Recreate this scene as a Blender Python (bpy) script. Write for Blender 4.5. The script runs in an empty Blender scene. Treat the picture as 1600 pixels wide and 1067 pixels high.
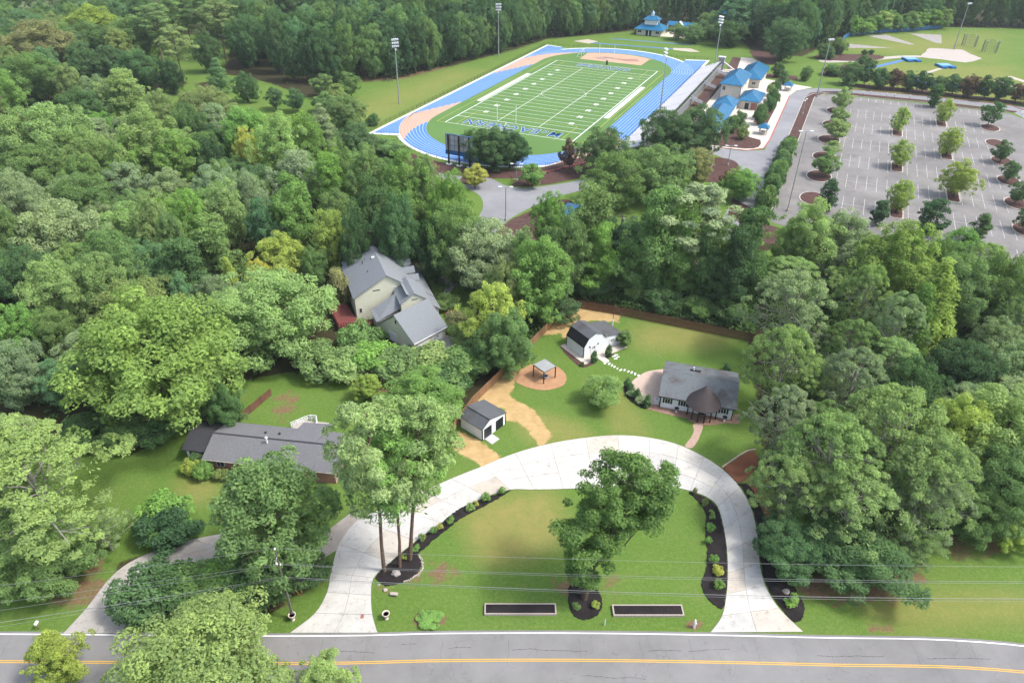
import bpy, bmesh, math, random
import numpy as np
from mathutils import Vector, Matrix
rad = math.radians
scene = bpy.context.scene
COL = scene.collection

# ------------------------------------------------------------------ camera, sky, sun, exposure
CAM_H = 76.3; FOCAL_PX = 1106.24; PITCH = rad(33.8); ROLL = rad(0.64)
_cp, _sp = math.cos(PITCH), math.sin(PITCH)
_r = np.array([1, 0, 0.]); _u = np.array([0, _sp, _cp]); FWD = np.array([0, _cp, -_sp])
_c, _s = math.cos(ROLL), math.sin(ROLL)
RIGHT = _c * _r + _s * _u; UP = -_s * _r + _c * _u
cam_data = bpy.data.cameras.new('camera'); cam = bpy.data.objects.new('camera', cam_data); COL.objects.link(cam)
M = Matrix(((RIGHT[0], UP[0], -FWD[0]), (RIGHT[1], UP[1], -FWD[1]), (RIGHT[2], UP[2], -FWD[2])))
cam.matrix_world = Matrix.Translation((0, 0, CAM_H)) @ M.to_4x4()
cam_data.sensor_width = 36; cam_data.lens = 36 * FOCAL_PX / 1600
cam_data.clip_start = 0.5; cam_data.clip_end = 6000
scene.camera = cam
SUN_EL, SUN_AZ = rad(55), rad(98)          # azimuth clockwise from +Y (north)
world = bpy.data.worlds.new('World'); scene.world = world; world.use_nodes = True
wn, wl = world.node_tree.nodes, world.node_tree.links
sky = wn.new('ShaderNodeTexSky'); sky.sky_type = 'NISHITA'; sky.sun_disc = False
sky.sun_elevation = SUN_EL; sky.sun_rotation = SUN_AZ
sky.air_density = 1.0; sky.dust_density = 3.0; sky.ozone_density = 1.0
hsv = wn.new('ShaderNodeHueSaturation'); hsv.inputs['Saturation'].default_value = 0.7
bg = wn['Background']; bg.inputs['Strength'].default_value = 0.15
wl.new(sky.outputs[0], hsv.inputs['Color']); wl.new(hsv.outputs[0], bg.inputs['Color'])
sl = bpy.data.lights.new('sun', 'SUN'); sl.energy = 1.5; sl.angle = rad(10); sl.color = (1, 0.975, 0.935)
so = bpy.data.objects.new('sun', sl); COL.objects.link(so)
sd = Vector((math.cos(SUN_EL) * math.sin(SUN_AZ), math.cos(SUN_EL) * math.cos(SUN_AZ), math.sin(SUN_EL)))
so.rotation_euler = sd.to_track_quat('Z', 'Y').to_euler(); so.location = (200, 100, 300)
scene.view_settings.view_transform = 'Standard'; scene.view_settings.look = 'None'
scene.view_settings.gamma = 1; scene.view_settings.exposure = 1.45
scene.view_settings.use_curve_mapping = False
scene.render.engine = 'CYCLES'
scene.cycles.use_adaptive_sampling = True; scene.cycles.adaptive_threshold = .02
scene.cycles.max_bounces = 5; scene.cycles.diffuse_bounces = 3; scene.cycles.transmission_bounces = 3
scene.cycles.volume_bounces = 1; scene.cycles.transparent_max_bounces = 8

# ------------------------------------------------------------------ survey helpers
def G(px, py, z=0.):
    """ground point (metres) surveyed from the aerial photograph"""
    d = FWD + RIGHT * (px - 800) / FOCAL_PX - UP * (py - 533.5) / FOCAL_PX
    t = (z - CAM_H) / d[2]
    return Vector((d[0] * t, d[1] * t, z))
YC, YS = math.cos(rad(24.2)), math.sin(rad(24.2))
def S(u, v, z=0.):                          # school grid (u across the field, v along it)
    return Vector((YC * u + YS * v, -YS * u + YC * v, z))
SROT = -rad(24.2)

# ------------------------------------------------------------------ mesh builder
class MB:
    def __init__(s): s.v = []; s.f = []
    def poly(s, pts):
        b = len(s.v); s.v += [tuple(p) for p in pts]; s.f.append(tuple(range(b, b + len(pts)))); return s
    def prism(s, pts, z0, z1, bottom=True):
        n = len(pts); b = len(s.v)
        a = sum(pts[i][0] * pts[(i + 1) % n][1] - pts[(i + 1) % n][0] * pts[i][1] for i in range(n))
        if a < 0: pts = pts[::-1]
        s.v += [(p[0], p[1], z0) for p in pts] + [(p[0], p[1], z1) for p in pts]
        for i in range(n):
            j = (i + 1) % n; s.f.append((b + i, b + j, b + n + j, b + n + i))
        s.f.append(tuple(range(b + n, b + 2 * n)))
        if bottom: s.f.append(tuple(range(b + n - 1, b - 1, -1)))
        return s
    def box(s, x, y, z, sx, sy, sz, rz=0.):
        """centre x,y, base z"""
        c, n = math.cos(rz), math.sin(rz)
        pts = [(x + c * a - n * b, y + n * a + c * b) for a, b in ((-sx/2, -sy/2), (sx/2, -sy/2), (sx/2, sy/2), (-sx/2, sy/2))]
        return s.prism(pts, z, z + sz)
    def slab(s, pts, t=.12):
        """sloping sheet with thickness t below pts"""
        pts = [Vector(p) for p in pts]; n = len(pts)
        nrm = (pts[1] - pts[0]).cross(pts[2] - pts[0])
        if nrm.z < 0: pts = pts[::-1]
        b = len(s.v)
        s.v += [tuple(p) for p in pts] + [(p.x, p.y, p.z - t) for p in pts]
        s.f.append(tuple(range(b, b + n))); s.f.append(tuple(range(b + 2 * n - 1, b + n - 1, -1)))
        for i in range(n):
            j = (i + 1) % n; s.f.append((b + i, b + n + i, b + n + j, b + j))
        return s
    def tube(s, p0, p1, r0, r1=None, n=8, caps=True):
        r1 = r0 if r1 is None else r1
        p0, p1 = Vector(p0), Vector(p1); d = (p1 - p0)
        if d.length < 1e-6: return s
        d.normalize(); a = d.orthogonal().normalized(); c = d.cross(a); b = len(s.v)
        for p, r in ((p0, r0), (p1, r1)):
            for i in range(n):
                t = 2 * math.pi * i / n; q = p + a * (r * math.cos(t)) + c * (r * math.sin(t)); s.v.append(tuple(q))
        for i in range(n):
            j = (i + 1) % n; s.f.append((b + i, b + j, b + n + j, b + n + i))
        if caps:
            s.f.append(tuple(range(b + n - 1, b - 1, -1))); s.f.append(tuple(range(b + n, b + 2 * n)))
        return s
    def path(s, pts, radii, n=7):
        for i in range(len(pts) - 1): s.tube(pts[i], pts[i + 1], radii[i], radii[i + 1], n)
        return s
    def lathe(s, prof, x=0, y=0, n=16):
        b = len(s.v); m = len(prof)
        for r, z in prof:
            for i in range(n):
                t = 2 * math.pi * i / n; s.v.append((x + r * math.cos(t), y + r * math.sin(t), z))
        for k in range(m - 1):
            for i in range(n):
                j = (i + 1) % n; s.f.append((b + k*n + i, b + k*n + j, b + (k+1)*n + j, b + (k+1)*n + i))
        s.f.append(tuple(range(b + n - 1, b - 1, -1))); s.f.append(tuple(range(b + (m-1)*n, b + m*n)))
        return s
    def mesh(s, name, xf=None):
        me = bpy.data.meshes.new(name)
        v = s.v if xf is None else [tuple(xf @ Vector(p)) for p in s.v]
        me.from_pydata(v, [], s.f); me.update(); return me

def link(o, parent=None):
    COL.objects.link(o)
    if parent is not None: o.parent = parent
    return o
def tag(o, label=None, cat=None, group=None, kind=None):
    if label: o['label'] = label
    if cat: o['category'] = cat
    if group: o['group'] = group
    if kind: o['kind'] = kind
    return o
def thing(name, label, cat, loc=(0, 0, 0), rz=0., group=None):
    o = bpy.data.objects.new(name, None); o.empty_display_size = .3
    o.location = loc; o.rotation_euler = (0, 0, rz); link(o)
    return tag(o, label, cat, group)
def obj(name, mb, mat, parent=None, world_xy=False, smooth=False):
    """one mesh object; world_xy: the vertices are world coordinates, parent is an Empty with loc/rz"""
    if isinstance(mb, MB):
        xf = None
        if world_xy and parent is not None:
            xf = (Matrix.Translation(parent.location) @ parent.rotation_euler.to_matrix().to_4x4()).inverted()
        me = mb.mesh(name, xf)
    else: me = mb
    if mat is not None and not me.materials: me.materials.append(mat)
    if smooth:
        for p in me.polygons: p.use_smooth = True
    return link(bpy.data.objects.new(name, me), parent)
def struct(name, mb, mat, label=None):
    o = obj(name, mb, mat); tag(o, label, kind='structure'); return o
def dup(root, loc=None, rz=None, label=None, group=None, scale=None):
    def cp(o, par):
        c = o.copy(); COL.objects.link(c); c.parent = par
        for ch in o.children: cp(ch, c)
        return c
    r = cp(root, None)
    if loc is not None: r.location = loc
    if rz is not None: r.rotation_euler = (0, 0, rz)
    if scale is not None: r.scale = scale
    if label: r['label'] = label
    if group: r['group'] = group
    return r
def smoothpts(pts, n=5, closed=True):
    pts = [Vector(p) for p in pts]; N = len(pts); out = []
    rng = range(N) if closed else range(N - 1)
    for i in rng:
        g = (lambda k: pts[k % N]) if closed else (lambda k: pts[max(0, min(N - 1, k))])
        a, b, c, d = g(i - 1), g(i), g(i + 1), g(i + 2)
        for k in range(n):
            t = k / n
            out.append(.5 * ((2*b) + (c - a)*t + (2*a - 5*b + 4*c - d)*t*t + (3*b - a - 3*c + d)*t**3))
    if not closed: out.append(pts[-1])
    return out
def gpoly(pts, n=5, closed=True): return smoothpts([G(*p) for p in pts], n, closed) if n > 1 else [G(*p) for p in pts]
def offset(line, d):
    out = []
    for i, p in enumerate(line):
        a = line[max(0, i - 1)]; b = line[min(len(line) - 1, i + 1)]
        t = (b - a); t.z = 0; t.normalize(); out.append(p + Vector((-t.y, t.x, 0)) * d)
    return out
def ribbon(mb, line, d0, d1, z):
    a, b = offset(line, d0), offset(line, d1)
    for i in range(len(line) - 1):
        q = [(*a[i][:2], z), (*a[i+1][:2], z), (*b[i+1][:2], z), (*b[i][:2], z)]
        if (q[1][0]-q[0][0])*(q[2][1]-q[0][1]) - (q[1][1]-q[0][1])*(q[2][0]-q[0][0]) < 0: q = q[::-1]
        mb.poly(q)
    return mb

# ------------------------------------------------------------------ materials
def new_mat(name):
    m = bpy.data.materials.new(name); m.use_nodes = True
    return m, m.node_tree.nodes, m.node_tree.links, m.node_tree.nodes['Principled BSDF']
def rgb(c): return (c[0], c[1], c[2], 1)
def coords(n, l, scale=None, world_space=False):
    if world_space:
        g = n.new('ShaderNodeNewGeometry'); return g.outputs['Position']
    t = n.new('ShaderNodeTexCoord'); return t.outputs['Object']
def noise(n, l, co, scale, detail=4, rough=.55):
    x = n.new('ShaderNodeTexNoise'); x.inputs['Scale'].default_value = scale
    x.inputs['Detail'].default_value = detail; x.inputs['Roughness'].default_value = rough
    l.new(co, x.inputs['Vector']); return x.outputs['Fac']
def ramp(n, l, fac, stops):
    r = n.new('ShaderNodeValToRGB'); e = r.color_ramp.elements
    e[0].position, e[0].color = stops[0][0], rgb(stops[0][1]); e[1].position, e[1].color = stops[-1][0], rgb(stops[-1][1])
    for p, c in stops[1:-1]:
        k = e.new(p); k.color = rgb(c)
    l.new(fac, r.inputs['Fac']); return r.outputs['Color']
def mixc(n, l, fac, a, b, mode='MIX'):
    m = n.new('ShaderNodeMix'); m.data_type = 'RGBA'; m.blend_type = mode
    for sock, val in ((m.inputs[0], fac), (m.inputs[6], a), (m.inputs[7], b)):
        if isinstance(val, (int, float)): sock.default_value = val
        elif isinstance(val, tuple): sock.default_value = rgb(val)
        else: l.new(val, sock)
    return m.outputs[2]
def bump(n, l, b, h, strength=.4, dist=.05):
    x = n.new('ShaderNodeBump'); x.inputs['Strength'].default_value = strength; x.inputs['Distance'].default_value = dist
    l.new(h, x.inputs['Height']); l.new(x.outputs[0], b.inputs['Normal'])
def math_node(n, l, op, a, b=None, clamp=False):
    m = n.new('ShaderNodeMath'); m.operation = op; m.use_clamp = clamp
    for i, v in enumerate((a, b)):
        if v is None: continue
        if isinstance(v, (int, float)): m.inputs[i].default_value = v
        else: l.new(v, m.inputs[i])
    return m.outputs[0]
KB = .80                                                     # measured surface brightness at this exposure
def dim(c): return tuple(x * KB for x in c)
def simple(name, c, rough=.8, var=.18, scale=1.5, spec=.3, metal=0., bumps=.0, ws=False, fine=None):
    """a colour with soft blotches and fine grain"""
    c = dim(c)
    m, n, l, b = new_mat(name); co = coords(n, l, world_space=ws)
    d = tuple(x * (1 - var) for x in c); e = tuple(min(1, x * (1 + var)) for x in c)
    col = ramp(n, l, noise(n, l, co, scale, 5, .6), [(.3, d), (.7, e)])
    f = noise(n, l, co, fine or scale * 14, 2)
    col = mixc(n, l, .35, col, ramp(n, l, f, [(.3, d), (.7, e)]))
    l.new(col, b.inputs['Base Color']); b.inputs['Roughness'].default_value = rough
    b.inputs['Specular IOR Level'].default_value = spec; b.inputs['Metallic'].default_value = metal
    if bumps: bump(n, l, b, f, bumps, .03)
    return m
def siding(name, c, period=.2, rough=.7):
    c = dim(c)
    m, n, l, b = new_mat(name); co = coords(n, l)
    sx = n.new('ShaderNodeSeparateXYZ'); l.new(co, sx.inputs[0])
    t = math_node(n, l, 'FRACT', math_node(n, l, 'DIVIDE', sx.outputs[2], period))
    nz = noise(n, l, co, .6, 4)
    col = ramp(n, l, nz, [(.3, tuple(x * .93 for x in c)), (.7, c)])
    lines = ramp(n, l, t, [(0, (.72, .72, .72)), (.14, (1, 1, 1))])
    l.new(mixc(n, l, 1., col, lines, 'MULTIPLY'), b.inputs['Base Color']); b.inputs['Roughness'].default_value = rough
    bump(n, l, b, t, .5, .02); return m
def shingle(name, c, stain=None, scale=1., rough=.95, var=.2):
    c = dim(c)
    m, n, l, b = new_mat(name); co = coords(n, l)
    sx = n.new('ShaderNodeSeparateXYZ'); l.new(co, sx.inputs[0])
    w = noise(n, l, co, .35, 5, .65); f = noise(n, l, co, 3.2, 3, .7); ff = noise(n, l, co, 14, 2)
    d = tuple(x * (1 - var) for x in c); e = tuple(x * (1 + var) for x in c)
    col = ramp(n, l, f, [(.3, d), (.7, e)]); col = mixc(n, l, .4, col, ramp(n, l, ff, [(.3, d), (.7, e)]))
    if stain: col = mixc(n, l, ramp(n, l, w, [(.48, (0, 0, 0)), (.68, (.75, .75, .75))]), col, stain)
    row = math_node(n, l, 'FRACT', math_node(n, l, 'MULTIPLY', sx.outputs[2], 9.))
    col = mixc(n, l, 1., col, ramp(n, l, row, [(0, (.78, .78, .78)), (.3, (1, 1, 1))]), 'MULTIPLY')
    l.new(col, b.inputs['Base Color']); b.inputs['Roughness'].default_value = rough; b.inputs['Specular IOR Level'].default_value = .15
    bump(n, l, b, f, .35, .03); return m
def brick_mat(name):
    m, n, l, b = new_mat(name); t = n.new('ShaderNodeTexBrick'); co = coords(n, l)
    mp = n.new('ShaderNodeMapping'); mp.inputs['Rotation'].default_value = (rad(90), 0, 0)
    l.new(co, mp.inputs[0]); l.new(mp.outputs[0], t.inputs['Vector'])
    t.inputs['Color1'].default_value = rgb((.28, .09, .06)); t.inputs['Color2'].default_value = rgb((.2, .06, .045))
    t.inputs['Mortar'].default_value = rgb((.35, .3, .27)); t.inputs['Scale'].default_value = 4.
    l.new(t.outputs[0], b.inputs['Base Color']); b.inputs['Roughness'].default_value = .9; return m
def metal_roof(name, c):
    c = dim(c)
    m, n, l, b = new_mat(name); co = coords(n, l)
    col = ramp(n, l, noise(n, l, co, .5, 4), [(.3, tuple(x * .85 for x in c)), (.7, tuple(x * 1.1 for x in c))])
    l.new(col, b.inputs['Base Color']); b.inputs['Roughness'].default_value = .33; b.inputs['Metallic'].default_value = .15
    b.inputs['Specular IOR Level'].default_value = .6; return m
def leaf_mat(name, trans=.3):
    m, n, l, b = new_mat(name)
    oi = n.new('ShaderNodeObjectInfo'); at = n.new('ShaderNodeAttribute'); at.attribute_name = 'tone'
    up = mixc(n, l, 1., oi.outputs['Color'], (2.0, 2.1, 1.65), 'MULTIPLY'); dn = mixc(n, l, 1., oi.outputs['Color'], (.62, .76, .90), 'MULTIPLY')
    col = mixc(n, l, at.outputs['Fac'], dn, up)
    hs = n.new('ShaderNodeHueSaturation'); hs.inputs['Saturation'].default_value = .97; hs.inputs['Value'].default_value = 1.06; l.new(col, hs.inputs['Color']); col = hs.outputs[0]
    n.remove(b); df = n.new('ShaderNodeBsdfDiffuse'); tr = n.new('ShaderNodeBsdfTranslucent'); ms = n.new('ShaderNodeMixShader')
    ms.inputs[0].default_value = trans
    l.new(col, df.inputs[0]); l.new(mixc(n, l, 1., col, (1.1, 1.25, .6), 'MULTIPLY'), tr.inputs[0])
    l.new(df.outputs[0], ms.inputs[1]); l.new(tr.outputs[0], ms.inputs[2])
    l.new(ms.outputs[0], n['Material Output'].inputs[0]); return m
def ground_mat(name):
    """lawn with straw, bare soil and leaf litter where the survey found them (vertex masks broken up by noise)"""
    m, n, l, b = new_mat(name); co = coords(n, l, world_space=True)
    at = n.new('ShaderNodeAttribute'); at.attribute_name = 'cover'
    sp = n.new('ShaderNodeSeparateColor'); l.new(at.outputs['Color'], sp.inputs[0])
    n1, n2, n3 = noise(n, l, co, .09, 6, .6), noise(n, l, co, .6, 5, .65), noise(n, l, co, 7., 3, .7)
    nA, nB = noise(n, l, co, .22, 5, .65), noise(n, l, co, 2.2, 4, .7)
    g = ramp(n, l, n1, [(.30, (0.065, 0.139, 0.022)), (.48, (0.100, 0.186, 0.031)), (.62, (0.148, 0.205, 0.053)), (.75, (0.207, 0.219, 0.085))])
    g = mixc(n, l, .38, g, ramp(n, l, nA, [(.32, (0.055, 0.133, 0.019)), (.55, (0.106, 0.192, 0.031)), (.72, (0.224, 0.232, 0.093))]))
    g = mixc(n, l, .46, g, ramp(n, l, nB, [(.32, (0.038, 0.096, 0.014)), (.52, (0.100, 0.178, 0.031)), (.68, (0.237, 0.258, 0.101))]))
    g = mixc(n, l, .40, g, ramp(n, l, n3, [(.34, (0.031, 0.074, 0.012)), (.66, (0.183, 0.258, 0.062))]))
    dryf = math_node(n, l, 'MULTIPLY', at.outputs['Alpha'], math_node(n, l, 'ADD', n2, .15), True)
    g = mixc(n, l, dryf, g, (.30, .235, .085))
    def edge(w):
        a = math_node(n, l, 'ADD', w, math_node(n, l, 'MULTIPLY', math_node(n, l, 'SUBTRACT', n2, .5), 1.3))
        a = math_node(n, l, 'ADD', a, math_node(n, l, 'MULTIPLY', math_node(n, l, 'SUBTRACT', n3, .5), .5))
        return ramp(n, l, a, [(.38, (0, 0, 0)), (.62, (1, 1, 1))])
    straw = ramp(n, l, n3, [(.3, (.30, .19, .075)), (.7, (.56, .40, .195))])
    straw = mixc(n, l, .4, straw, ramp(n, l, n2, [(.35, (.27, .17, .06)), (.65, (.54, .40, .20))]))
    soil = mixc(n, l, .5, ramp(n, l, n3, [(.3, (.09, .06, .035)), (.7, (.27, .175, .105))]), ramp(n, l, nB, [(.35, (.11, .085, .04)), (.65, (.24, .15, .09))]))
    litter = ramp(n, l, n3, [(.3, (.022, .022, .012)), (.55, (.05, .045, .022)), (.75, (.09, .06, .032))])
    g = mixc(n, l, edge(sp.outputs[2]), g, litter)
    g = mixc(n, l, edge(sp.outputs[1]), g, soil)
    g = mixc(n, l, edge(sp.outputs[0]), g, straw)
    g = mixc(n, l, 1., g, (KB * 1.04, KB * 1.04, KB * 1.04), 'MULTIPLY')
    l.new(g, b.inputs['Base Color']); b.inputs['Roughness'].default_value = 1; b.inputs['Specular IOR Level'].default_value = .05
    bump(n, l, b, n3, .6, .08); return m
def asphalt(name, c, crack=.5, patch=.25, sc=.2):
    c = dim(c)
    m, n, l, b = new_mat(name); co = coords(n, l, world_space=True)
    n1, n2, n3 = noise(n, l, co, sc, 6, .65), noise(n, l, co, 22, 2), noise(n, l, co, .05, 5, .6)
    d = tuple(x * (1 - patch) for x in c); e = tuple(x * (1 + patch) for x in c)
    col = mixc(n, l, .4, ramp(n, l, n1, [(.3, d), (.7, e)]), ramp(n, l, n2, [(.2, tuple(x * .6 for x in c)), (.8, tuple(x * 1.4 for x in c))]))
    col = mixc(n, l, .4, col, ramp(n, l, n3, [(.35, d), (.65, e)]))
    vo = n.new('ShaderNodeTexVoronoi'); vo.feature = 'DISTANCE_TO_EDGE'; vo.inputs['Scale'].default_value = .16
    mpv = n.new('ShaderNodeVectorMath'); mpv.operation = 'ADD'
    nn = n.new('ShaderNodeTexNoise'); nn.inputs['Scale'].default_value = .5; nn.inputs['Detail'].default_value = 5
    l.new(co, nn.inputs['Vector']); sc2 = n.new('ShaderNodeVectorMath'); sc2.operation = 'SCALE'; sc2.inputs[3].default_value = 5.
    l.new(nn.outputs['Color'], sc2.inputs[0]); l.new(co, mpv.inputs[0]); l.new(sc2.outputs[0], mpv.inputs[1]); l.new(mpv.outputs[0], vo.inputs['Vector'])
    ck = ramp(n, l, vo.outputs['Distance'], [(0., (crack, crack, crack)), (.008, (0, 0, 0))])
    col = mixc(n, l, ck, col, tuple(x * .28 for x in c))
    l.new(col, b.inputs['Base Color']); b.inputs['Roughness'].default_value = .9; b.inputs['Specular IOR Level'].default_value = .2
    bump(n, l, b, n2, .3, .01); return m
def concrete(name, c, var=.13):
    c = dim(c)
    m, n, l, b = new_mat(name); co = coords(n, l, world_space=True)
    oi = n.new('ShaderNodeObjectInfo')
    n1, n2 = noise(n, l, co, .35, 6, .7), noise(n, l, co, 9, 3, .7)
    d = tuple(x * (1 - var * 1.5) for x in c); e = tuple(x * (1 + var * .7) for x in c)
    col = mixc(n, l, .3, ramp(n, l, n1, [(.3, d), (.62, e)]), ramp(n, l, n2, [(.3, d), (.7, e)]))
    tint = ramp(n, l, oi.outputs['Random'], [(0, (.88, .82, .74)), (.14, (.95, .90, .84)), (.25, (1.03, 1.02, 1.0)), (.8, (.92, .93, .94)), (1, (1.0, 1.01, 1.03))])
    col = mixc(n, l, 1., col, tint, 'MULTIPLY')
    st_ = noise(n, l, co, 1.3, 6, .72); col = mixc(n, l, 1., col, ramp(n, l, st_, [(.30, (.72, .70, .67)), (.46, (1, 1, 1))]), 'MULTIPLY')
    l.new(col, b.inputs['Base Color']); b.inputs['Roughness'].default_value = .9; b.inputs['Specular IOR Level'].default_value = .2; return m
def mulch(name, a, c):
    a, c = dim(a), dim(c)
    m, n, l, b = new_mat(name); co = coords(n, l, world_space=True)
    f, w = noise(n, l, co, 9, 3, .75), noise(n, l, co, .7, 4)
    col = mixc(n, l, .5, ramp(n, l, f, [(.3, a), (.7, c)]), ramp(n, l, w, [(.3, a), (.7, c)]))
    l.new(col, b.inputs['Base Color']); b.inputs['Roughness'].default_value = 1; b.inputs['Specular IOR Level'].default_value = .1
    bump(n, l, b, f, .8, .08); return m

MT = dict(
    ground=ground_mat('lawn_ground'), leaf=leaf_mat('leaves', .36), needle=leaf_mat('needles', .15),
    bark=simple('bark', (.10, .075, .055), .95, .35, 2., .1, bumps=.6), pine_bark=simple('pine_bark', (.15, .10, .075), .95, .35, 2., .1, bumps=.6),
    pale_bark=simple('pale_bark', (.33, .31, .27), .9, .25, 2., .1),
    road=asphalt('road_asphalt', (.205, .200, .196), .35), lot=asphalt('lot_asphalt', (.195, .184, .176), .6, .45, .16), lane=asphalt('access_asphalt', (.235, .235, .245), .3, .2),
    drive=concrete('drive_concrete', (.53, .51, .47)), old_concrete=concrete('old_concrete', (.42, .39, .355)), walk=concrete('walk_concrete', (.62, .55, .47)),
    kerb=concrete('kerb_concrete', (.5, .46, .41)), white_line=simple('white_paint', (.80, .80, .78), .7, .08, 3., ws=True), yellow_line=simple('yellow_paint', (.62, .36, .045), .7, .12, 3., ws=True),
    red_paint=simple('red_kerb_paint', (.42, .10, .09), .8, .2, 1., ws=True),
    black_mulch=mulch('black_mulch', (.010, .009, .010), (.040, .033, .033)), brown_mulch=mulch('brown_mulch', (.055, .030, .026), (.125, .070, .06)),
    red_mulch=mulch('red_mulch', (.15, .055, .030), (.27, .115, .065)), chips=mulch('wood_chips', (.30, .16, .085), (.52, .31, .175)),
    paver=simple('pavers', (.42, .29, .225), .9, .22, 2.2, fine=11.), flag=simple('flagstone', (.27, .165, .12), .9, .35, 2., fine=6.),
    white_wall=siding('white_siding', (.84, .86, .88)), cream_wall=siding('cream_siding', (.72, .71, .55)), block_wall=simple('cream_block', (.60, .55, .46), .85, .1, 1.),
    dark_trim=simple('dark_trim', (.02, .02, .022), .5, .2), white_trim=simple('white_trim', (.78, .78, .77), .6, .06), glass=simple('window_glass', (.03, .035, .045), .12, .3, .8, .7),
    door_black=simple('black_door', (.013, .014, .02), .5, .3, 1.), white_door=simple('white_door', (.74, .75, .76), .55, .05),
    roof_house=shingle('cottage_shingle', (.138, .152, .160), (.062, .043, .038)), roof_cone=shingle('cone_shingle', (.082, .068, .068), (.045, .03, .028)),
    roof_shed=shingle('shed_shingle', (.105, .112, .118), (.06, .054, .052)), roof_dark=shingle('dark_shaded_shingle', (.022, .022, .025)), roof_barn=shingle('barn_shingle', (.105, .11, .117), (.055, .05, .05)),
    roof_grey=shingle('blue_grey_shingle', (.205, .22, .235), None, 1., .95, .14), roof_ranch=shingle('ranch_shingle', (.16, .16, .168), (.12, .115, .125)), roof_ranch_dark=shingle('ranch_dark_shingle', (.05, .05, .055)),
    brick=brick_mat('red_brick'), deck=simple('red_deck', (.16, .042, .036), .85, .25, 2.), blue_roof=metal_roof('blue_metal', (.004, .14, .285)),
    fence=simple('cedar_fence', (.150, .072, .042), .9, .35, 1.2, fine=7.), fence_pale=simple('pale_cedar_fence', (.27, .15, .075), .9, .35, 1.2, fine=7.), fence_post=simple('dark_post', (.05, .032, .026), .9, .3),
    black_metal=simple('black_metal', (.012, .012, .014), .45, .2), grey_metal=simple('galvanised', (.36, .37, .38), .45, .15, 2., .5, .5), pole=simple('pole_wood', (.13, .115, .095), .95, .3, 2.),
    wire=simple('wire', (.30, .31, .32), .5, .1, 1., .5, .4), alu=simple('aluminium', (.50, .49, .50), .5, .1, 1., .5, .2), lamp=simple('lamp_glass', (.75, .77, .8), .2, .05),
    turf=simple('turf', (.098, .185, .052), .95, .10, .05, .1, ws=True, fine=4.), track=simple('track_blue', (.072, .185, .425), .8, .12, .12, .2, ws=True, fine=3.), salmon=simple('track_salmon', (.46, .295, .20), .85, .08, .2, .2, ws=True, fine=3.),
    blue_text=simple('endzone_blue', (.008, .07, .23), .9, .1, 1., ws=True), green_dark=simple('pad_green', (.01, .06, .05), .7, .2), mat_blue=simple('blue_mat', (.012, .13, .34), .6, .15), track_line=simple('track_line', (.40, .52, .72), .8, .05, 1., ws=True),
    stone=simple('pale_stone', (.40, .34, .295), .9, .25, 2.), terracotta=simple('urn_stone', (.60, .50, .43), .85, .15, 3.), rock=simple('rock', (.30, .27, .25), .9, .3, 2.), soil=mulch('soil', (.03, .02, .014), (.09, .06, .04)),
    sand=simple('sand', (.42, .37, .30), .95, .1, .5, ws=True), pale_pad=simple('pale_pad', (.40, .355, .315), .9, .07, .3, ws=True), gravel=simple('gravel_wedge', (.29, .27, .25), .95, .35, .5, ws=True, fine=2.), banner=simple('blue_banner', (.02, .115, .27), .7, .2, .4), utility=simple('utility_green', (.03, .09, .06), .5, .2), wood=simple('timber', (.27, .16, .09), .9, .25, 2.),
    pergola_roof=simple('pergola_roof', (.30, .31, .31), .6, .12, 1.), tan=simple('tan_edge', (.5, .4, .3), .9, .2, 2.), white_stone=simple('white_stone', (.7, .7, .68), .7, .1, 3.), patio=simple('patio_paver', (.50, .385, .31), .9, .16, 1.6, fine=10.), yflower=simple('yellow_flowers', (.55, .40, .02), .9, .3, 3.))
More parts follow.
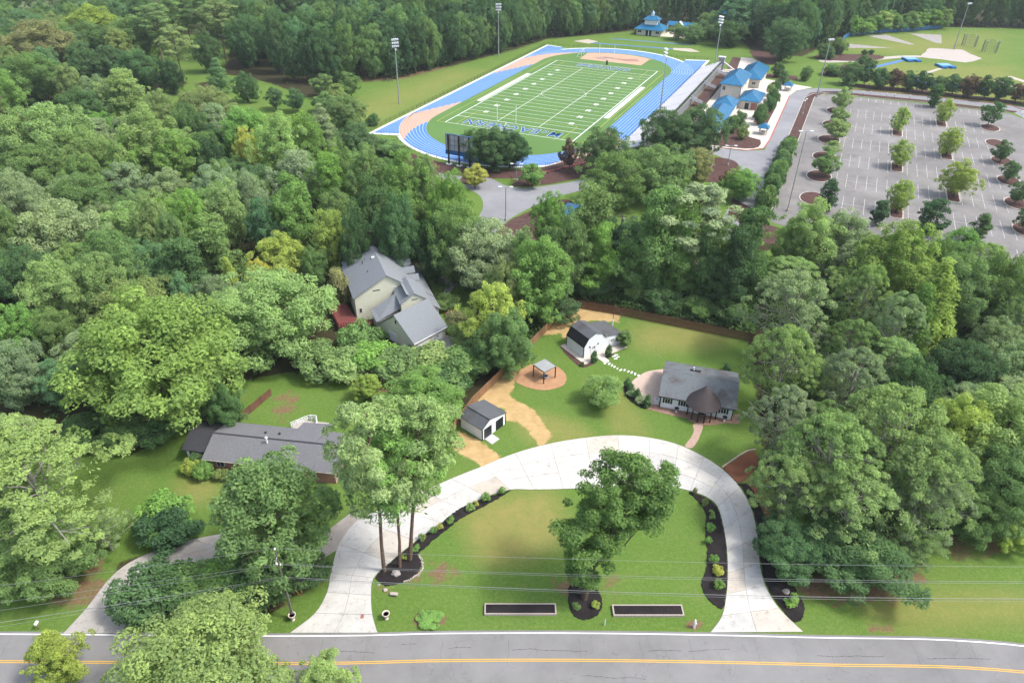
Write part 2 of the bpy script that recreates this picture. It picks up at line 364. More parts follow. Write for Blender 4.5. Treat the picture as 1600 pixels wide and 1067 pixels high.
# ------------------------------------------------------------------ ground
def in_poly(X, Y, P):
    r = np.zeros(X.shape, bool); n = len(P)
    for i in range(n):
        x1, y1 = P[i][:2]; x2, y2 = P[(i + 1) % n][:2]
        if y1 == y2: continue
        c = ((y1 > Y) != (y2 > Y)) & (X < (x2 - x1) * (Y - y1) / (y2 - y1) + x1); r ^= c
    return r
def edge_dist(X, Y, P):
    d = np.full(X.shape, 1e9); n = len(P)
    for i in range(n):
        x1, y1 = P[i][:2]; x2, y2 = P[(i + 1) % n][:2]
        L = (x2 - x1)**2 + (y2 - y1)**2 + 1e-9
        t = np.clip(((X - x1)*(x2 - x1) + (Y - y1)*(y2 - y1)) / L, 0, 1)
        d = np.minimum(d, (X - x1 - t*(x2 - x1))**2 + (Y - y1 - t*(y2 - y1))**2)
    return np.sqrt(d)
def ground_grid(name, x0, x1, y0, y1, step, z, paint, base=(0, 0, 0, 0)):
    nx, ny = int((x1 - x0) / step) + 1, int((y1 - y0) / step) + 1
    X, Y = np.meshgrid(np.linspace(x0, x1, nx), np.linspace(y0, y1, ny))
    cov = np.zeros((ny, nx, 4)); cov[:] = base
    for ch, poly, soft, val in paint:
        P = [tuple(p[:2]) for p in poly]
        m = in_poly(X, Y, P); d = edge_dist(X, Y, P); sd_ = np.where(m, d, -d)
        w = np.clip(.5 + sd_ / (2 * soft), 0, 1)
        if val >= 0: cov[..., ch] = np.maximum(cov[..., ch], w * val)
        else: cov[..., ch] *= 1 - w
    V = np.stack([X, Y, np.full(X.shape, z)], -1).reshape(-1, 3)
    idx = np.arange(nx * ny).reshape(ny, nx)
    F = np.stack([idx[:-1, :-1], idx[:-1, 1:], idx[1:, 1:], idx[1:, :-1]], -1).reshape(-1, 4)
    me = bpy.data.meshes.new(name); me.vertices.add(len(V)); me.vertices.foreach_set('co', V.ravel())
    me.loops.add(F.size); me.loops.foreach_set('vertex_index', F.ravel()); me.polygons.add(len(F))
    me.polygons.foreach_set('loop_start', np.arange(len(F)) * 4); me.update(); me.validate()
    a = me.color_attributes.new('cover', 'FLOAT_COLOR', 'POINT'); a.data.foreach_set('color', cov.reshape(-1).astype(np.float32))
    me.materials.append(MT['ground']); o = link(bpy.data.objects.new(name, me)); o['kind'] = 'structure'; return o
def Z3(pts): return [G(680 + x*.325, 440 + y*.325) for x, y in pts]
near_paint = [
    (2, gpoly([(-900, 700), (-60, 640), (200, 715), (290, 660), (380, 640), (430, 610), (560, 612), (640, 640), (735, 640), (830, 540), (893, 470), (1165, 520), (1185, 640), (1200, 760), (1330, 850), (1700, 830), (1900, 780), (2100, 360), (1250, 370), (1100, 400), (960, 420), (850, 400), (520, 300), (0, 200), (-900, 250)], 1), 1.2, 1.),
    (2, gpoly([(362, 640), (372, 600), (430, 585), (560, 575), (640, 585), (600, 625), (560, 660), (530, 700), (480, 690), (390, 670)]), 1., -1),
    (2, gpoly([(670, 430), (730, 440), (740, 480), (720, 540), (690, 520), (680, 470)]), 1., -1),
    (2, gpoly([(1170, 400), (1230, 390), (1240, 420), (1190, 430)]), 1., -1),
    (2, gpoly([(1200, 840), (1290, 860), (1440, 860), (1450, 905), (1420, 925), (1262, 930)]), 1.5, .62), (2, gpoly([(420, 960), (520, 880), (440, 870), (200, 870), (195, 930), (330, 960)]), .8, .75),
    (0, Z3([(500, 260), (560, 200), (640, 105), (760, 120), (890, 160), (885, 195), (760, 185), (650, 205), (640, 245), (560, 255)]), .8, 1.),
    (0, Z3([(600, 250), (640, 245), (630, 275), (610, 270)]), .6, .9),
    (0, Z3([(180, 560), (300, 460), (350, 420), (400, 420), (385, 470), (375, 520), (350, 545), (480, 620), (565, 750), (500, 795), (450, 720), (400, 680), (345, 665), (335, 610), (250, 590)]), .7, 1.),
    (0, Z3([(75, 800), (110, 715), (235, 775), (330, 860), (240, 895), (150, 840)]), .7, 1.),
    (1, Z3([(330, 500), (380, 400), (440, 350), (460, 380), (400, 420), (370, 470)]), .8, .55),
    (1, gpoly([(650, 885), (690, 870), (735, 890), (720, 915), (660, 920), (600, 935), (583, 915), (620, 905)]), 2., .56),
    (1, gpoly([(860, 905), (905, 890), (900, 930), (870, 935)]), 1.4, .55), (1, gpoly([(938, 905), (975, 890), (965, 935), (945, 940)]), 1.4, .54),
    (1, gpoly([(1245, 895), (1440, 880), (1450, 905), (1420, 940), (1330, 945), (1262, 940)]), 1.6, .66), (1, gpoly([(1350, 972), (1400, 975), (1395, 990), (1355, 988)]), .7, .6),
    (1, gpoly([(1475, 830), (1560, 825), (1600, 850), (1540, 880), (1480, 875)]), 1.2, .5),
    (1, gpoly([(420, 905), (520, 890), (500, 915), (440, 950), (405, 935)]), 1.5, .62), (1, gpoly([(125, 870), (165, 860), (165, 905), (130, 900)]), 1.4, .62), (1, gpoly([(60, 900), (180, 905), (150, 950), (60, 940)]), 1., .58),
    (1, gpoly([(425, 615), (470, 610), (480, 640), (430, 665), (415, 650)]), 2.5, .55), (1, gpoly([(570, 590), (640, 590), (630, 612), (560, 608)]), .8, .8), (1, gpoly([(645, 962), (670, 955), (700, 962), (690, 978), (650, 978)]), .5, .75),
    (1, gpoly([(1073, 968), (1095, 968), (1097, 982), (1075, 983)]), .4, .75), (1, gpoly([(1120, 740), (1200, 720), (1230, 840), (1190, 800)]), .8, .4),
    (3, gpoly([(730, 800), (860, 770), (870, 850), (760, 880)]), 2., .85), (3, gpoly([(1000, 510), (1130, 500), (1120, 540), (1010, 545)]), 3., .7), (3, gpoly([(1360, 930), (1600, 930), (1600, 970), (1400, 985)]), 2., .6),
    (3, gpoly([(800, 640), (900, 660), (920, 690), (830, 690)]), 1.5, .6), (3, gpoly([(960, 600), (1000, 650), (1010, 680), (950, 670)]), 1.5, .5), (3, gpoly([(280, 750), (330, 740), (340, 770), (290, 790)]), 2., .6)]
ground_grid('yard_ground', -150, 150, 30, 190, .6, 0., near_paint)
def SP(pts): return [S(u, v) for u, v in pts]
far_paint = [
    (2, [G(-1500, 400), G(-900, 250), G(0, 200), G(300, 130), G(352, 168), G(560, 200)] + SP([(-200, 245), (-173, 272), (-166, 300), (-155, 345), (-150.5, 377), (-134, 397), (-118, 418), (-96, 440), (-60, 430), (-45, 392), (-22, 395), (-14, 430), (-9, 450), (8, 490), (44, 517), (90, 535), (230, 545), (230, 900), (-700, 900), (-900, 300)]), 3., 1.),
    (1, SP([(-190, 252), (-173, 266), (-166, 296), (-168, 302), (-177, 278), (-195, 262)]), 2., .6),
    (2, [G(-900, 420), G(0, 300), G(300, 260), G(520, 290), G(610, 250), G(700, 300), G(735, 360), G(860, 390), G(960, 420), G(1000, 410), G(1000, 500), G(-900, 700)], 2., 1.),
    (3, SP([(-8, 425), (60, 425), (70, 510), (20, 470)]), 15., .55), (3, SP([(10, 345), (75, 345), (70, 420), (10, 400)]), 8., .5), (3, SP([(-172, 215), (-147, 210), (-147, 300), (-165, 290)]), 8., .45),
    (2, gpoly([(330, 150), (350, 118), (420, 130), (480, 152), (560, 160), (600, 190), (560, 215), (470, 212), (390, 200)]), 2., -1), (2, [G(*p) for p in ((860, 300), (1000, 310), (1200, 350), (1200, 480), (860, 470))], 2., .9),
    (2, gpoly([(230, 60), (350, 60), (345, 115), (300, 130), (250, 115)]), 3., -1), (2, gpoly([(180, 300), (235, 305), (232, 345), (190, 345)]), 2., -1)]
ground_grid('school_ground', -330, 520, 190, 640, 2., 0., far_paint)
gm = MB()
for q in ([(-4000, -60), (4000, -60), (4000, 30), (-4000, 30)], [(-4000, 30), (-150, 30), (-150, 190), (-4000, 190)], [(150, 30), (4000, 30), (4000, 190), (150, 190)],
          [(-4000, 190), (-330, 190), (-330, 640), (-4000, 640)], [(520, 190), (4000, 190), (4000, 640), (520, 640)], [(-4000, 640), (4000, 640), (4000, 5200), (-4000, 5200)]):
    gm.poly([(x, y, -.02) for x, y in q])
struct('ground', gm, simple('far_ground', (.05, .075, .02), 1, .3, .05, .05, ws=True))

# ------------------------------------------------------------------ county road with edge lines and double yellow line
cl = smoothpts([(-160, 45.2, 0), (-80, 46.6, 0)] + [G(*p) for p in ((440, 1036), (700, 1031.5), (960, 1031.5), (1280, 1038), (1600, 1049.5))] + [(90, 42.2, 0), (170, 36.0, 0)], 8, False)
rd = MB(); ribbon(rd, cl, -4.3, 3.85, .02); struct('road', rd, MT['road'])
ed = MB(); ribbon(ed, cl, 3.42, 3.56, .024); ribbon(ed, cl, -3.55, -3.42, .024); struct('road_edge_lines', ed, MT['white_line'])
yl = MB(); ribbon(yl, cl, .06, .17, .024); ribbon(yl, cl, -.17, -.06, .024); struct('road_centre_lines', yl, MT['yellow_line'])
rnd = random.Random(5)
crk = MB()                                                    # sealed cracks along and across the lanes
def crack(pts, w):
    for a, b in zip(pts[:-1], pts[1:]):
        d = Vector((b[0] - a[0], b[1] - a[1], 0)); d.normalize(); q = Vector((-d.y, d.x, 0)) * w * rnd.uniform(.4, 1.2)
        crk.poly([(a[0] - q.x, a[1] - q.y, .0235), (b[0] - q.x, b[1] - q.y, .0235), (b[0] + q.x, b[1] + q.y, .0235), (a[0] + q.x, a[1] + q.y, .0235)])
for px, py, L in ((720, 1013, 60), (860, 1016, 190), (1040, 1017, 90), (1110, 1018, 110), (1330, 1024, 170), (1500, 1029, 160), (560, 1018, 90), (640, 1006, 40), (960, 1056, 160)):
    p = G(px, py); n = int(L / 4); y = 0.; pts = []
    for k in range(n): y += rnd.uniform(-.045, .045); pts.append((p.x + (k - n/2) * .19, p.y + y - .0009*(p.x + (k - n/2)*.19 - p.x)*6))
    crack(pts, .028)
for px in (505, 575, 690, 795, 905, 1000, 1075, 1180, 1290, 1420, 1510):
    p = G(px, 998); x = p.x; y = p.y; pts = []
    while y > p.y - rnd.choice((3.3, 5., 7.5)): pts.append((x, y)); x += rnd.uniform(-.09, .09); y -= .22
    crack(pts, .011)
struct('road_cracks', crk, simple('tar', (.035, .035, .037), .8, .2))

# ------------------------------------------------------------------ concrete driveways, panel by panel
PAIRS = [((453, 988.5), (590, 988.5)), ((492, 958), (582, 960)), ((511, 925), (580, 930)), ((517, 895), (584, 903)), ((530, 850), (610, 878)), ((560, 812), (650, 845)), ((610, 790), (690, 817)), ((660, 768), (722, 795)),
         ((705, 748), (760, 776)), ((755, 728), (797, 765)), ((805, 708), (835, 765)), ((860, 693), (880, 764)), ((915, 684), (930, 762)), ((965, 680), (975, 760)), ((1015, 684), (1015, 759)), ((1060, 695), (1050, 761)),
         ((1100, 714), (1078, 767)), ((1132, 736), (1103, 776)), ((1156, 762), (1121, 791)), ((1174, 795), (1131, 826)), ((1184, 840), (1136, 862)), ((1187, 880), (1137, 895)), ((1196, 915), (1135, 928)), ((1217, 950), (1128, 962)), ((1255, 987), (1110, 988))]
def panel_drive(name, label, pairs, across, mat, zt, sub=4):
    o = smoothpts([G(*a) for a, b in pairs], sub, False); i = smoothpts([G(*b) for a, b in pairs], sub, False)
    root = bpy.data.objects.new(name, None); link(root); tag(root, label, kind='structure')
    base = MB()
    for k in range(len(o) - 1): base.poly([(*q[:2], zt - .03) for q in (o[k], o[k+1], i[k+1], i[k])])
    obj('joint_bed', base, simple('joint_dirt', (.12, .11, .095), 1, .2, ws=True), root)
    for k in range(len(pairs) - 1):
        n = across(k)
        for j in range(n):
            lo, hi = [], []; m = MB()
            for t in range(sub + 1):
                a, b = o[k*sub + t], i[k*sub + t]; w = (b - a).length; g = .02 / w
                lo.append(a.lerp(b, j / n + g)); hi.append(a.lerp(b, (j + 1) / n - g))
            e0 = (lo[1] - lo[0]).normalized() * .02; e1 = (lo[-1] - lo[-2]).normalized() * .02
            lo[0] += e0; hi[0] += e0; lo[-1] -= e1; hi[-1] -= e1
            m.prism([tuple(p) for p in lo] + [tuple(p) for p in hi[::-1]], zt - .1, zt + .004 * ((k * 7 + j * 3) % 3 - 1), False)
            obj('concrete_panel', m, mat, root)
    return root
panel_drive('driveway', 'pale concrete driveway looping past the white cottage', PAIRS, lambda k: 3 if 9 <= k <= 16 else 2, MT['drive'], .07)
struct('driveway_spur', MB().prism([tuple(p) for p in gpoly([(480, 850), (500, 838), (551, 799), (573, 806), (550, 851), (528, 858), (505, 872), (478, 880)], 1)], -.04, .055), MT['old_concrete'], 'older grey concrete apron joining the two drives')
panel_drive('neighbour_driveway', 'stained grey concrete drive curving behind the hedge', [((98, 990), (200, 989)), ((135, 950), (215, 950)), ((170, 905), (235, 915)), ((205, 877), (280, 890)), ((255, 856), (330, 876)), ((300, 843), (380, 866)), ((348, 834), (430, 860)), ((420, 828), (470, 868)), ((480, 850), (480, 880))], lambda k: 2, MT['old_concrete'], .05)
struct('garage_apron', MB().prism([tuple(p) for p in gpoly([(610, 545), (690, 522), (720, 530), (735, 525), (738, 545), (690, 560), (640, 558)], 1)], -.04, .05), MT['old_concrete'])
struct('front_walk', MB().prism([tuple(p) for p in gpoly([(700, 462), (712, 445), (690, 430), (684, 436), (700, 447), (690, 462)], 1)], -.04, .05), MT['old_concrete'])

# ------------------------------------------------------------------ planting beds, paths, patio
_bj = random.Random(17)
def bed(name, pts, mat, h=.09, n=4, label=None):              # bark spills a little over its edge
    return struct(name, MB().prism([(p.x + _bj.uniform(-.09, .09), p.y + _bj.uniform(-.09, .09)) for p in gpoly(pts, n * 3)], -.05, h), MT[mat], label)
bed('mulch_bed', [(797, 767), (778, 772), (745, 783), (715, 797), (690, 816), (660, 839), (630, 862), (607, 882), (588, 900), (592, 908), (606, 915), (640, 905), (655, 890), (658, 876), (653, 866), (668, 852), (692, 832), (722, 809), (758, 790)], 'black_mulch', label='black mulch bed along the left inner edge of the drive')
bed('mulch_bed', [(1077, 769), (1104, 779), (1121, 794), (1130, 826), (1135, 862), (1136, 895), (1134, 928), (1129, 950), (1118, 946), (1103, 932), (1096, 912), (1103, 890), (1105, 865), (1102, 830), (1103, 803), (1092, 785)], 'black_mulch', label='black mulch bed along the right inner edge of the drive')
bed('mulch_bed', [(1152, 757), (1160, 763), (1176, 795), (1186, 840), (1189, 878), (1198, 914), (1219, 948), (1243, 972), (1257, 955), (1250, 932), (1230, 905), (1205, 880), (1196, 850), (1197, 815), (1182, 778), (1168, 757)], 'black_mulch', label='black mulch bed outside the right bend of the drive')
bed('mulch_bed', [(1170, 757), (1184, 778), (1199, 815), (1199, 852), (1218, 850), (1212, 815), (1200, 790), (1190, 760)], 'red_mulch', .11, label='rust pine straw strip beside the black bed')
bed('mulch_bed', [(1131, 731), (1145, 722), (1166, 709), (1179, 707), (1184, 720), (1178, 735), (1160, 752), (1150, 752), (1140, 742)], 'red_mulch', .12, label='rust red mulch bed right of the drive')
edging = MB()
for a, b in zip(gpoly([(1128, 731), (1145, 719), (1166, 706), (1181, 703)], 4, False)[:-1], gpoly([(1128, 731), (1145, 719), (1166, 706), (1181, 703)], 4, False)[1:]):
    c = (a + b) / 2; d = b - a; edging.box(c.x, c.y, 0, d.length * .94, .22, .22, math.atan2(d.y, d.x))
struct('bed_edging', edging, MT['tan'])
bed('tree_ring', [(888, 930), (890, 915), (905, 910), (925, 912), (938, 930), (940, 948), (930, 963), (912, 968), (898, 962), (890, 948)], 'black_mulch', label='black mulch oval around the front lawn oak')
bed('chip_circle', [(805, 595), (812, 580), (830, 570), (850, 567), (872, 574), (885, 588), (880, 602), (860, 609), (840, 609), (820, 604)], 'chips', .07, label='orange wood chip circle under the pergola')
bed('barn_bed', [(876, 543), (880, 541), (912, 566), (931, 562), (943, 549), (957, 547), (958, 554), (950, 560), (935, 562), (925, 570), (909, 574), (890, 560)], 'brown_mulch', .03)
bed('patio_bed', [(974, 609), (979, 598), (982, 594), (987, 600), (992, 613), (1000, 624), (1014, 630), (1009, 639), (993, 632), (982, 624)], 'black_mulch', .08)
struct('patio', MB().prism([tuple(p) for p in gpoly([(987, 598), (996, 589), (1010, 581), (1025, 578), (1040, 577), (1046, 580), (1040, 640), (1029, 634), (1014, 631), (1000, 624), (992, 612)], 3)], -.04, .035), MT['patio'], 'round pinkish paver patio left of the cottage')
struct('front_terrace', MB().prism([tuple(p) for p in gpoly([(1010, 638), (1014, 630), (1029, 634), (1090, 640), (1145, 648), (1156, 646), (1155, 662), (1135, 661), (1115, 664), (1096, 664), (1078, 655), (1045, 648), (1026, 643)], 3)], -.04, .045), MT['flag'], 'brown flagstone strip in front of the cottage')
struct('front_path', MB().prism([tuple(p) for p in gpoly([(1083, 663), (1098, 664), (1094, 680), (1083, 699), (1070, 697), (1080, 683), (1084, 672)], 3)], -.04, .04), MT['paver'], 'pink paver path from the cottage porch to the drive')
sp_root = bpy.data.objects.new('stepping_stone_path', None); link(sp_root); tag(sp_root, 'row of white stepping stones between barn and patio', kind='structure')
rnd = random.Random(3)
ss = MB().box(0, 0, -.03, .62, .3, .08).mesh('stepping_stone'); ss.materials.append(MT['white_stone'])
stones = [(958, 548.4), (962.3, 547.5), (962.8, 554.5), (959.5, 556.9), (965.6, 557.8), (961.9, 560.6), (943.1, 563.4), (945.5, 567.7), (949.7, 564.8), (952, 568.6), (956.2, 570.9), (960, 573.3), (964.7, 576), (969.8, 578.2), (975.8, 578.3), (981.8, 580.5), (987, 582), (992.3, 584.3), (997.5, 586.5)]
for k, p in enumerate(stones):
    o = link(bpy.data.objects.new('stepping_stone', ss), sp_root); q = G(*p); o.location = q; o.rotation_euler = (0, 0, rad(60 + rnd.uniform(-18, 18)) if k > 5 else rad(15 + rnd.uniform(-10, 10))); o.scale = (rnd.uniform(.8, 1.2), rnd.uniform(.8, 1.15), 1)

# ------------------------------------------------------------------ school: roads, lot, plaza
def spoly(name, pts, mat, z, n=4, label=None, h0=-.05): return struct(name, MB().prism([tuple(p) for p in (smoothpts(SP(pts), n) if n > 1 else SP(pts))], h0, z), MT[mat], label)
spoly('access_road', [(-21.5, 150), (-13.4, 150), (-13.4, 315), (-10.5, 324), (-4, 329), (30, 334), (60, 333), (66, 318), (66, 300), (72, 300), (75, 322), (66, 340), (40, 341), (4, 338), (-10, 334), (-17, 327), (-19.3, 315), (-18.7, 242), (-25, 238), (-60, 235), (-60, 229), (-32, 230), (-24, 224), (-20, 214)], 'lane', .008, 1)
struct('gate_road', MB().prism([tuple(p) for p in gpoly([(660, 250), (700, 258), (760, 276), (800, 293), (850, 291), (905, 282), (960, 268), (1000, 262), (1010, 272), (960, 284), (915, 296), (870, 308), (835, 322), (800, 340), (778, 360), (760, 385), (735, 375), (745, 345), (755, 322), (745, 302), (700, 285), (655, 272)], 3)], -.05, .012), MT['lane'])
spoly('parking_lot', [(-9.6, 188), (-9.6, 318), (-6, 324.5), (2, 326), (30, 327.5), (60, 327), (66, 318), (66, 190), (50, 184), (14, 184), (-4, 182), (-9, 184)], 'lot', .016, 1)
spoly('plaza', [(-48, 230.5), (-30, 238), (-24, 238.8), (-19.4, 243), (-18.8, 254), (-19.4, 315), (-17.5, 326), (-12, 334), (-20, 336), (-32, 340), (-35, 365), (-44, 380), (-52, 378), (-48, 352), (-62, 346), (-62, 343), (-48, 340)], 'walk', .02, 1, 'cream concrete plaza between bleachers and access road')
spoly('verge_strip', [(-13.2, 186), (-10, 186), (-10, 318), (-7, 325), (1, 329), (1, 331.5), (-6, 330), (-12, 324), (-13.2, 315)], 'brown_mulch', .10, 1, 'mulched verge between access road and parking lot')
kb = MB()
for line in (SP([(-9.8, 186), (-9.8, 318), (-6.5, 325), (2, 327.3), (16, 328), (30, 329.6), (45, 328), (60, 328.5)]), SP([(-13.35, 186), (-13.35, 315), (-11, 323), (-5, 328), (4, 331)])):
    a = offset(line, -.12); b = offset(line, .12)
    for i in range(len(line) - 1): kb.prism([tuple(q)[:2] for q in (a[i], a[i+1], b[i+1], b[i])], 0, .16)
struct('kerb', kb, MT['kerb'], 'pale concrete kerbs round the parking lot')
rk = MB()
for line in (SP([(-19.1, 315), (-18.6, 254), (-19.2, 243.5), (-24, 238.7), (-33, 237.6)]), SP([(2, 338.5), (30, 341), (62, 340.5), (72, 326)]), SP([(-57, 231), (-67, 206), (-78, 188)])):
    a = offset(line, -.16); b = offset(line, .16)
    for i in range(len(line) - 1): rk.prism([tuple(q)[:2] for q in (a[i], a[i+1], b[i+1], b[i])], 0, .17)
struct('fire_lane_kerb', rk, MT['red_paint'], 'red painted kerb edging the access road')
spoly('mulch_bed', [(-36, 239.5), (-25, 240.5), (-21, 244), (-21.5, 252), (-26, 254), (-28, 266), (-33, 262), (-40, 244)], 'brown_mulch', .07, 2)
spoly('mulch_bed', [(-33, 226.5), (-26, 227), (-23, 220), (-22, 213), (-24, 208), (-32, 205), (-38, 212)], 'brown_mulch', .07, 3)
spoly('mulch_bed', [(-27, 272), (-22, 272), (-22, 298), (-24, 318), (-27, 318), (-26, 300)], 'brown_mulch', .06, 1)
spoly('mulch_bed', [(2, 342), (40, 344), (66, 343), (66, 349), (30, 351), (4, 349)], 'brown_mulch', .05, 1)
spoly('mulch_bed', [(-48, 395), (-38, 372), (-32, 370), (-30, 380), (-34, 396)], 'brown_mulch', .06, 2)
spoly('mulch_bed', [(-51, 352), (-46.5, 352), (-49, 378), (-53, 378)], 'brown_mulch', .07, 1); spoly('mulch_bed', [(-36, 350), (-20, 352), (-19, 344), (-33, 342)], 'brown_mulch', .07, 1)
spoly('mulch_bed', [(-14, 392), (4, 397), (14, 408), (12, 416), (-4, 410), (-16, 402)], 'brown_mulch', .05, 3); spoly('mulch_bed', [(-10, 358), (2, 362), (6, 384), (0, 388), (-8, 374)], 'brown_mulch', .05, 3)
spoly('mulch_bed', [(-135, 196), (-128.5, 193.5), (-121, 188.5), (-108, 185.3), (-95, 186), (-84, 190), (-74, 197.5), (-69, 203), (-73, 194), (-80, 184), (-95, 178), (-112, 178), (-128, 184), (-150, 192), (-152, 199)], 'brown_mulch', .06, 2, 'brown mulch bank outside the near bend of the track')
spoly('mulch_bed', [(-83, 182), (-75, 189), (-68, 200), (-62, 216), (-66, 216), (-73, 204), (-80, 192), (-87, 186)], 'brown_mulch', .07, 2)
spoly('mulch_bed', [(-82, 180), (-74, 185), (-66, 198), (-58, 216), (-59.5, 226), (-63, 218), (-70, 202), (-77, 189)], 'brown_mulch', .05, 2)
bed('mulch_bed', [(778, 372), (790, 350), (815, 336), (850, 322), (885, 312), (905, 330), (890, 360), (840, 385), (800, 390)], 'brown_mulch', .06, 3, 'brown mulch bed around the lamp post')
spoly('mulch_bed', [(-96, 179), (-90, 178), (-90, 173), (-95, 173)], 'brown_mulch', .07, 3)
spoly('side_path', [(-70.5, 201), (-63, 215), (-58, 228), (-61, 229), (-66, 219), (-74, 205), (-81, 189), (-84, 184), (-82, 182.5), (-77, 188)], 'walk', .03, 2)
spoly('verge_strip', [(10, 184), (56, 180), (66, 186), (72, 176), (40, 170), (8, 172)], 'brown_mulch', .08, 1); spoly('verge_strip', [(-21, 196), (-14, 190), (-10, 182), (-4, 180), (12, 183), (12, 172), (-8, 170), (-20, 184)], 'brown_mulch', .05, 1)
struct('back_lane', MB().prism([tuple(p) for p in gpoly([(920, 428), (960, 440), (1010, 452), (1100, 470), (1200, 500), (1200, 492), (1100, 458), (1000, 438), (930, 418)], 1)], -.03, .03), MT['old_concrete'])
spoly('field_path', [(-12, 386), (-3, 391), (12, 404), (22, 414), (32, 421), (30, 424), (20, 418), (8, 407), (-6, 396), (-14, 392)], 'pale_pad', .02, 3)

spoly('verge_strip', [(3, 328.2), (16, 328.8), (30, 330.4), (45, 329), (62, 329.4), (63, 332), (30, 333.4), (3, 331.8)], 'brown_mulch', .06, 1)
bed('mulch_bed', [(802, 291), (815, 281), (850, 277), (905, 269), (962, 262), (965, 266), (905, 279), (850, 289)], 'brown_mulch', .055, 2, 'narrow brown mulch bed above the gate road')
ISL = {}
def island(u, v, w, L, label=None, rl=True):
    root = bpy.data.objects.new('parking_island', None); link(root); root.location = S(u, v); root.rotation_euler = (0, 0, SROT); tag(root, label, kind='structure')
    def shape(a, b):
        if rl: return [(a * math.cos(t), b * math.sin(t)) for t in np.linspace(0, 2*math.pi, 20, endpoint=False)]
        r = min(a, b) * .5; pts = []
        for cx, cy, t0 in ((a - r, b - r, 0), (-a + r, b - r, 90), (-a + r, -b + r, 180), (a - r, -b + r, 270)):
            pts += [(cx + r * math.cos(rad(t0 + k * 30)), cy + r * math.sin(rad(t0 + k * 30))) for k in range(4)]
        return pts
    obj('kerb', MB().prism(shape(w/2, L/2), 0, .17), MT['kerb'], root); obj('mulch_bed', MB().prism(shape(w/2 - .35, L/2 - .35), .05, .21), MT['brown_mulch'], root)
rows = [205.3, 224.4, 243.5, 262.6, 281.7, 300.8]
for i, v in enumerate(rows):
    island(-.4, v, 7.5, 10.5)
    if i in (0, 2, 4): island(20.9, v, 3.6, 9.5, rl=False)
    else: island(35.5, v, 3.6, 9.5, rl=False)
    island(51.3, v + 2, 6.5, 9.5)
island(37, 322, 3, 3.5, rl=False)
st = MB()
def sline(mb, u0, v0, u1, v1, w, z):
    a, b = S(u0, v0), S(u1, v1); d = (b - a); d.normalize(); n = Vector((-d.y, d.x, 0)) * w / 2
    mb.poly([(*q[:2], z) for q in (a + n, a - n, b - n, b + n)])
for i, v in enumerate(rows):
    for k in range(17):
        u = 4.6 + 2.75 * k
        if u > 49 or (i in (0, 2, 4) and abs(u - 20.9) < 2) or (i in (1, 3, 5) and abs(u - 35.5) < 2): continue
        sline(st, u, v - 6.1, u, v + 6.1, .11, .0205)
    sline(st, 4.6, v, 48.6, v, .1, .0215)
for k in range(21): sline(st, 2 + 2.75 * k, 320.6, 2 + 2.75 * k, 325.6, .14, .0205)
for k in range(14): sline(st, 12 + 2.75 * k, 188, 12 + 2.75 * k, 193, .14, .0205)
struct('parking_lines', st, simple('worn_paint', (.46, .45, .44), .8, .35, .6, ws=True), 'white painted parking stall lines')

# ------------------------------------------------------------------ running track and football field
UC, V0, V1, RI, RO = -103.1, 229., 329., 31., 40.4
def arc(r, t0, t1, vc, n=24): return [(UC + r * math.cos(rad(t)), vc + r * math.sin(rad(t))) for t in np.linspace(t0, t1, n)]
def oval(r): return arc(r, 0, 180, V1, 40) + arc(r, 180, 360, V0, 40)
struct('track_apron', MB().prism([tuple(p) for p in SP([(-144.6, 199), (-132, 202.5)] + arc(RO + 1.2, 222, 360, V0, 30) + [(-61.4, 345), (-61.6, 365.3), (-72.5, 361.8)] + arc(RO + 1.2, 38, 142, V1, 30) + [(-136.5, 361.4), (-145, 363)])], -.05, .022), MT['white_stone'], 'white concrete border of the running track')
struct('running_track', MB().prism([tuple(p) for p in SP([(-143.4, 200.6), (-134.5, 204.2)] + arc(RO, 223, 360, V0, 30) + [(-62.4, 344), (-62.6, 363.8), (-71.8, 360.4)] + arc(RO, 40, 140, V1, 30) + [(-134.8, 360.2), (-144, 361.6)])], -.04, .027), MT['track'], 'blue running track round the football field')
struct('football_turf', MB().prism([tuple(p) for p in SP(oval(RI))], -.03, .032), MT['turf'], 'striped green turf inside the running track')
ln = MB()
for k in range(9):
    r = RI + k * (RO - RI) / 8
    P = SP(oval(r)); P.append(P[0]); ribbon(ln, P, -.085, .085, .0312)
    for (ua, sgn) in ((UC - r, -1), (UC + r, 1)):
        if sgn < 0: sline(ln, ua, 201.5, ua, V0, .14, .0312); sline(ln, ua, V1, ua, 361.3, .14, .0312)
        else: sline(ln, ua, V1, ua, 362.2, .14, .0312)
struct('track_lines', ln, MT['track_line'], 'pale lane lines of the running track')
sal = MB()
for k in range(8):                                             # salmon exchange zones, staggered lane by lane
    a, b = RI + k * (RO - RI) / 8 + .04, RI + (k + 1) * (RO - RI) / 8 - .04
    def lane(t0, v_to, vc, side):
        c = arc(b, t0, 180 if side < 0 else 0, vc, 10); d = arc(a, t0, 180 if side < 0 else 0, vc, 10)
        return c + [(UC + side * b, v_to), (UC + side * a, v_to)] + d[::-1]
    for poly in (lane(180 + 18 + 4.1 * k, 248 - 3 * k, V0, -1), lane(180 - max(2, 50 - 7 * k), 319 - 3.2 * k, V1, -1), lane(-(24 + 3.2 * k), 241 - 1.5 * k, V0, 1)):
        sal.poly([(*S(*q)[:2], .0345) for q in poly])
struct('exchange_zones', sal, MT['salmon'], 'salmon coloured staggered zones on the blue track')
struct('jump_apron', MB().poly([(*S(*q)[:2], .0385) for q in [(-118.8, 340), (-88.3, 340), (-88.1, 353.6)] + arc(30, 56, 124, V1, 12) + [(-119.6, 353.5)]]), MT['salmon'], 'salmon D shaped apron behind the far goal')
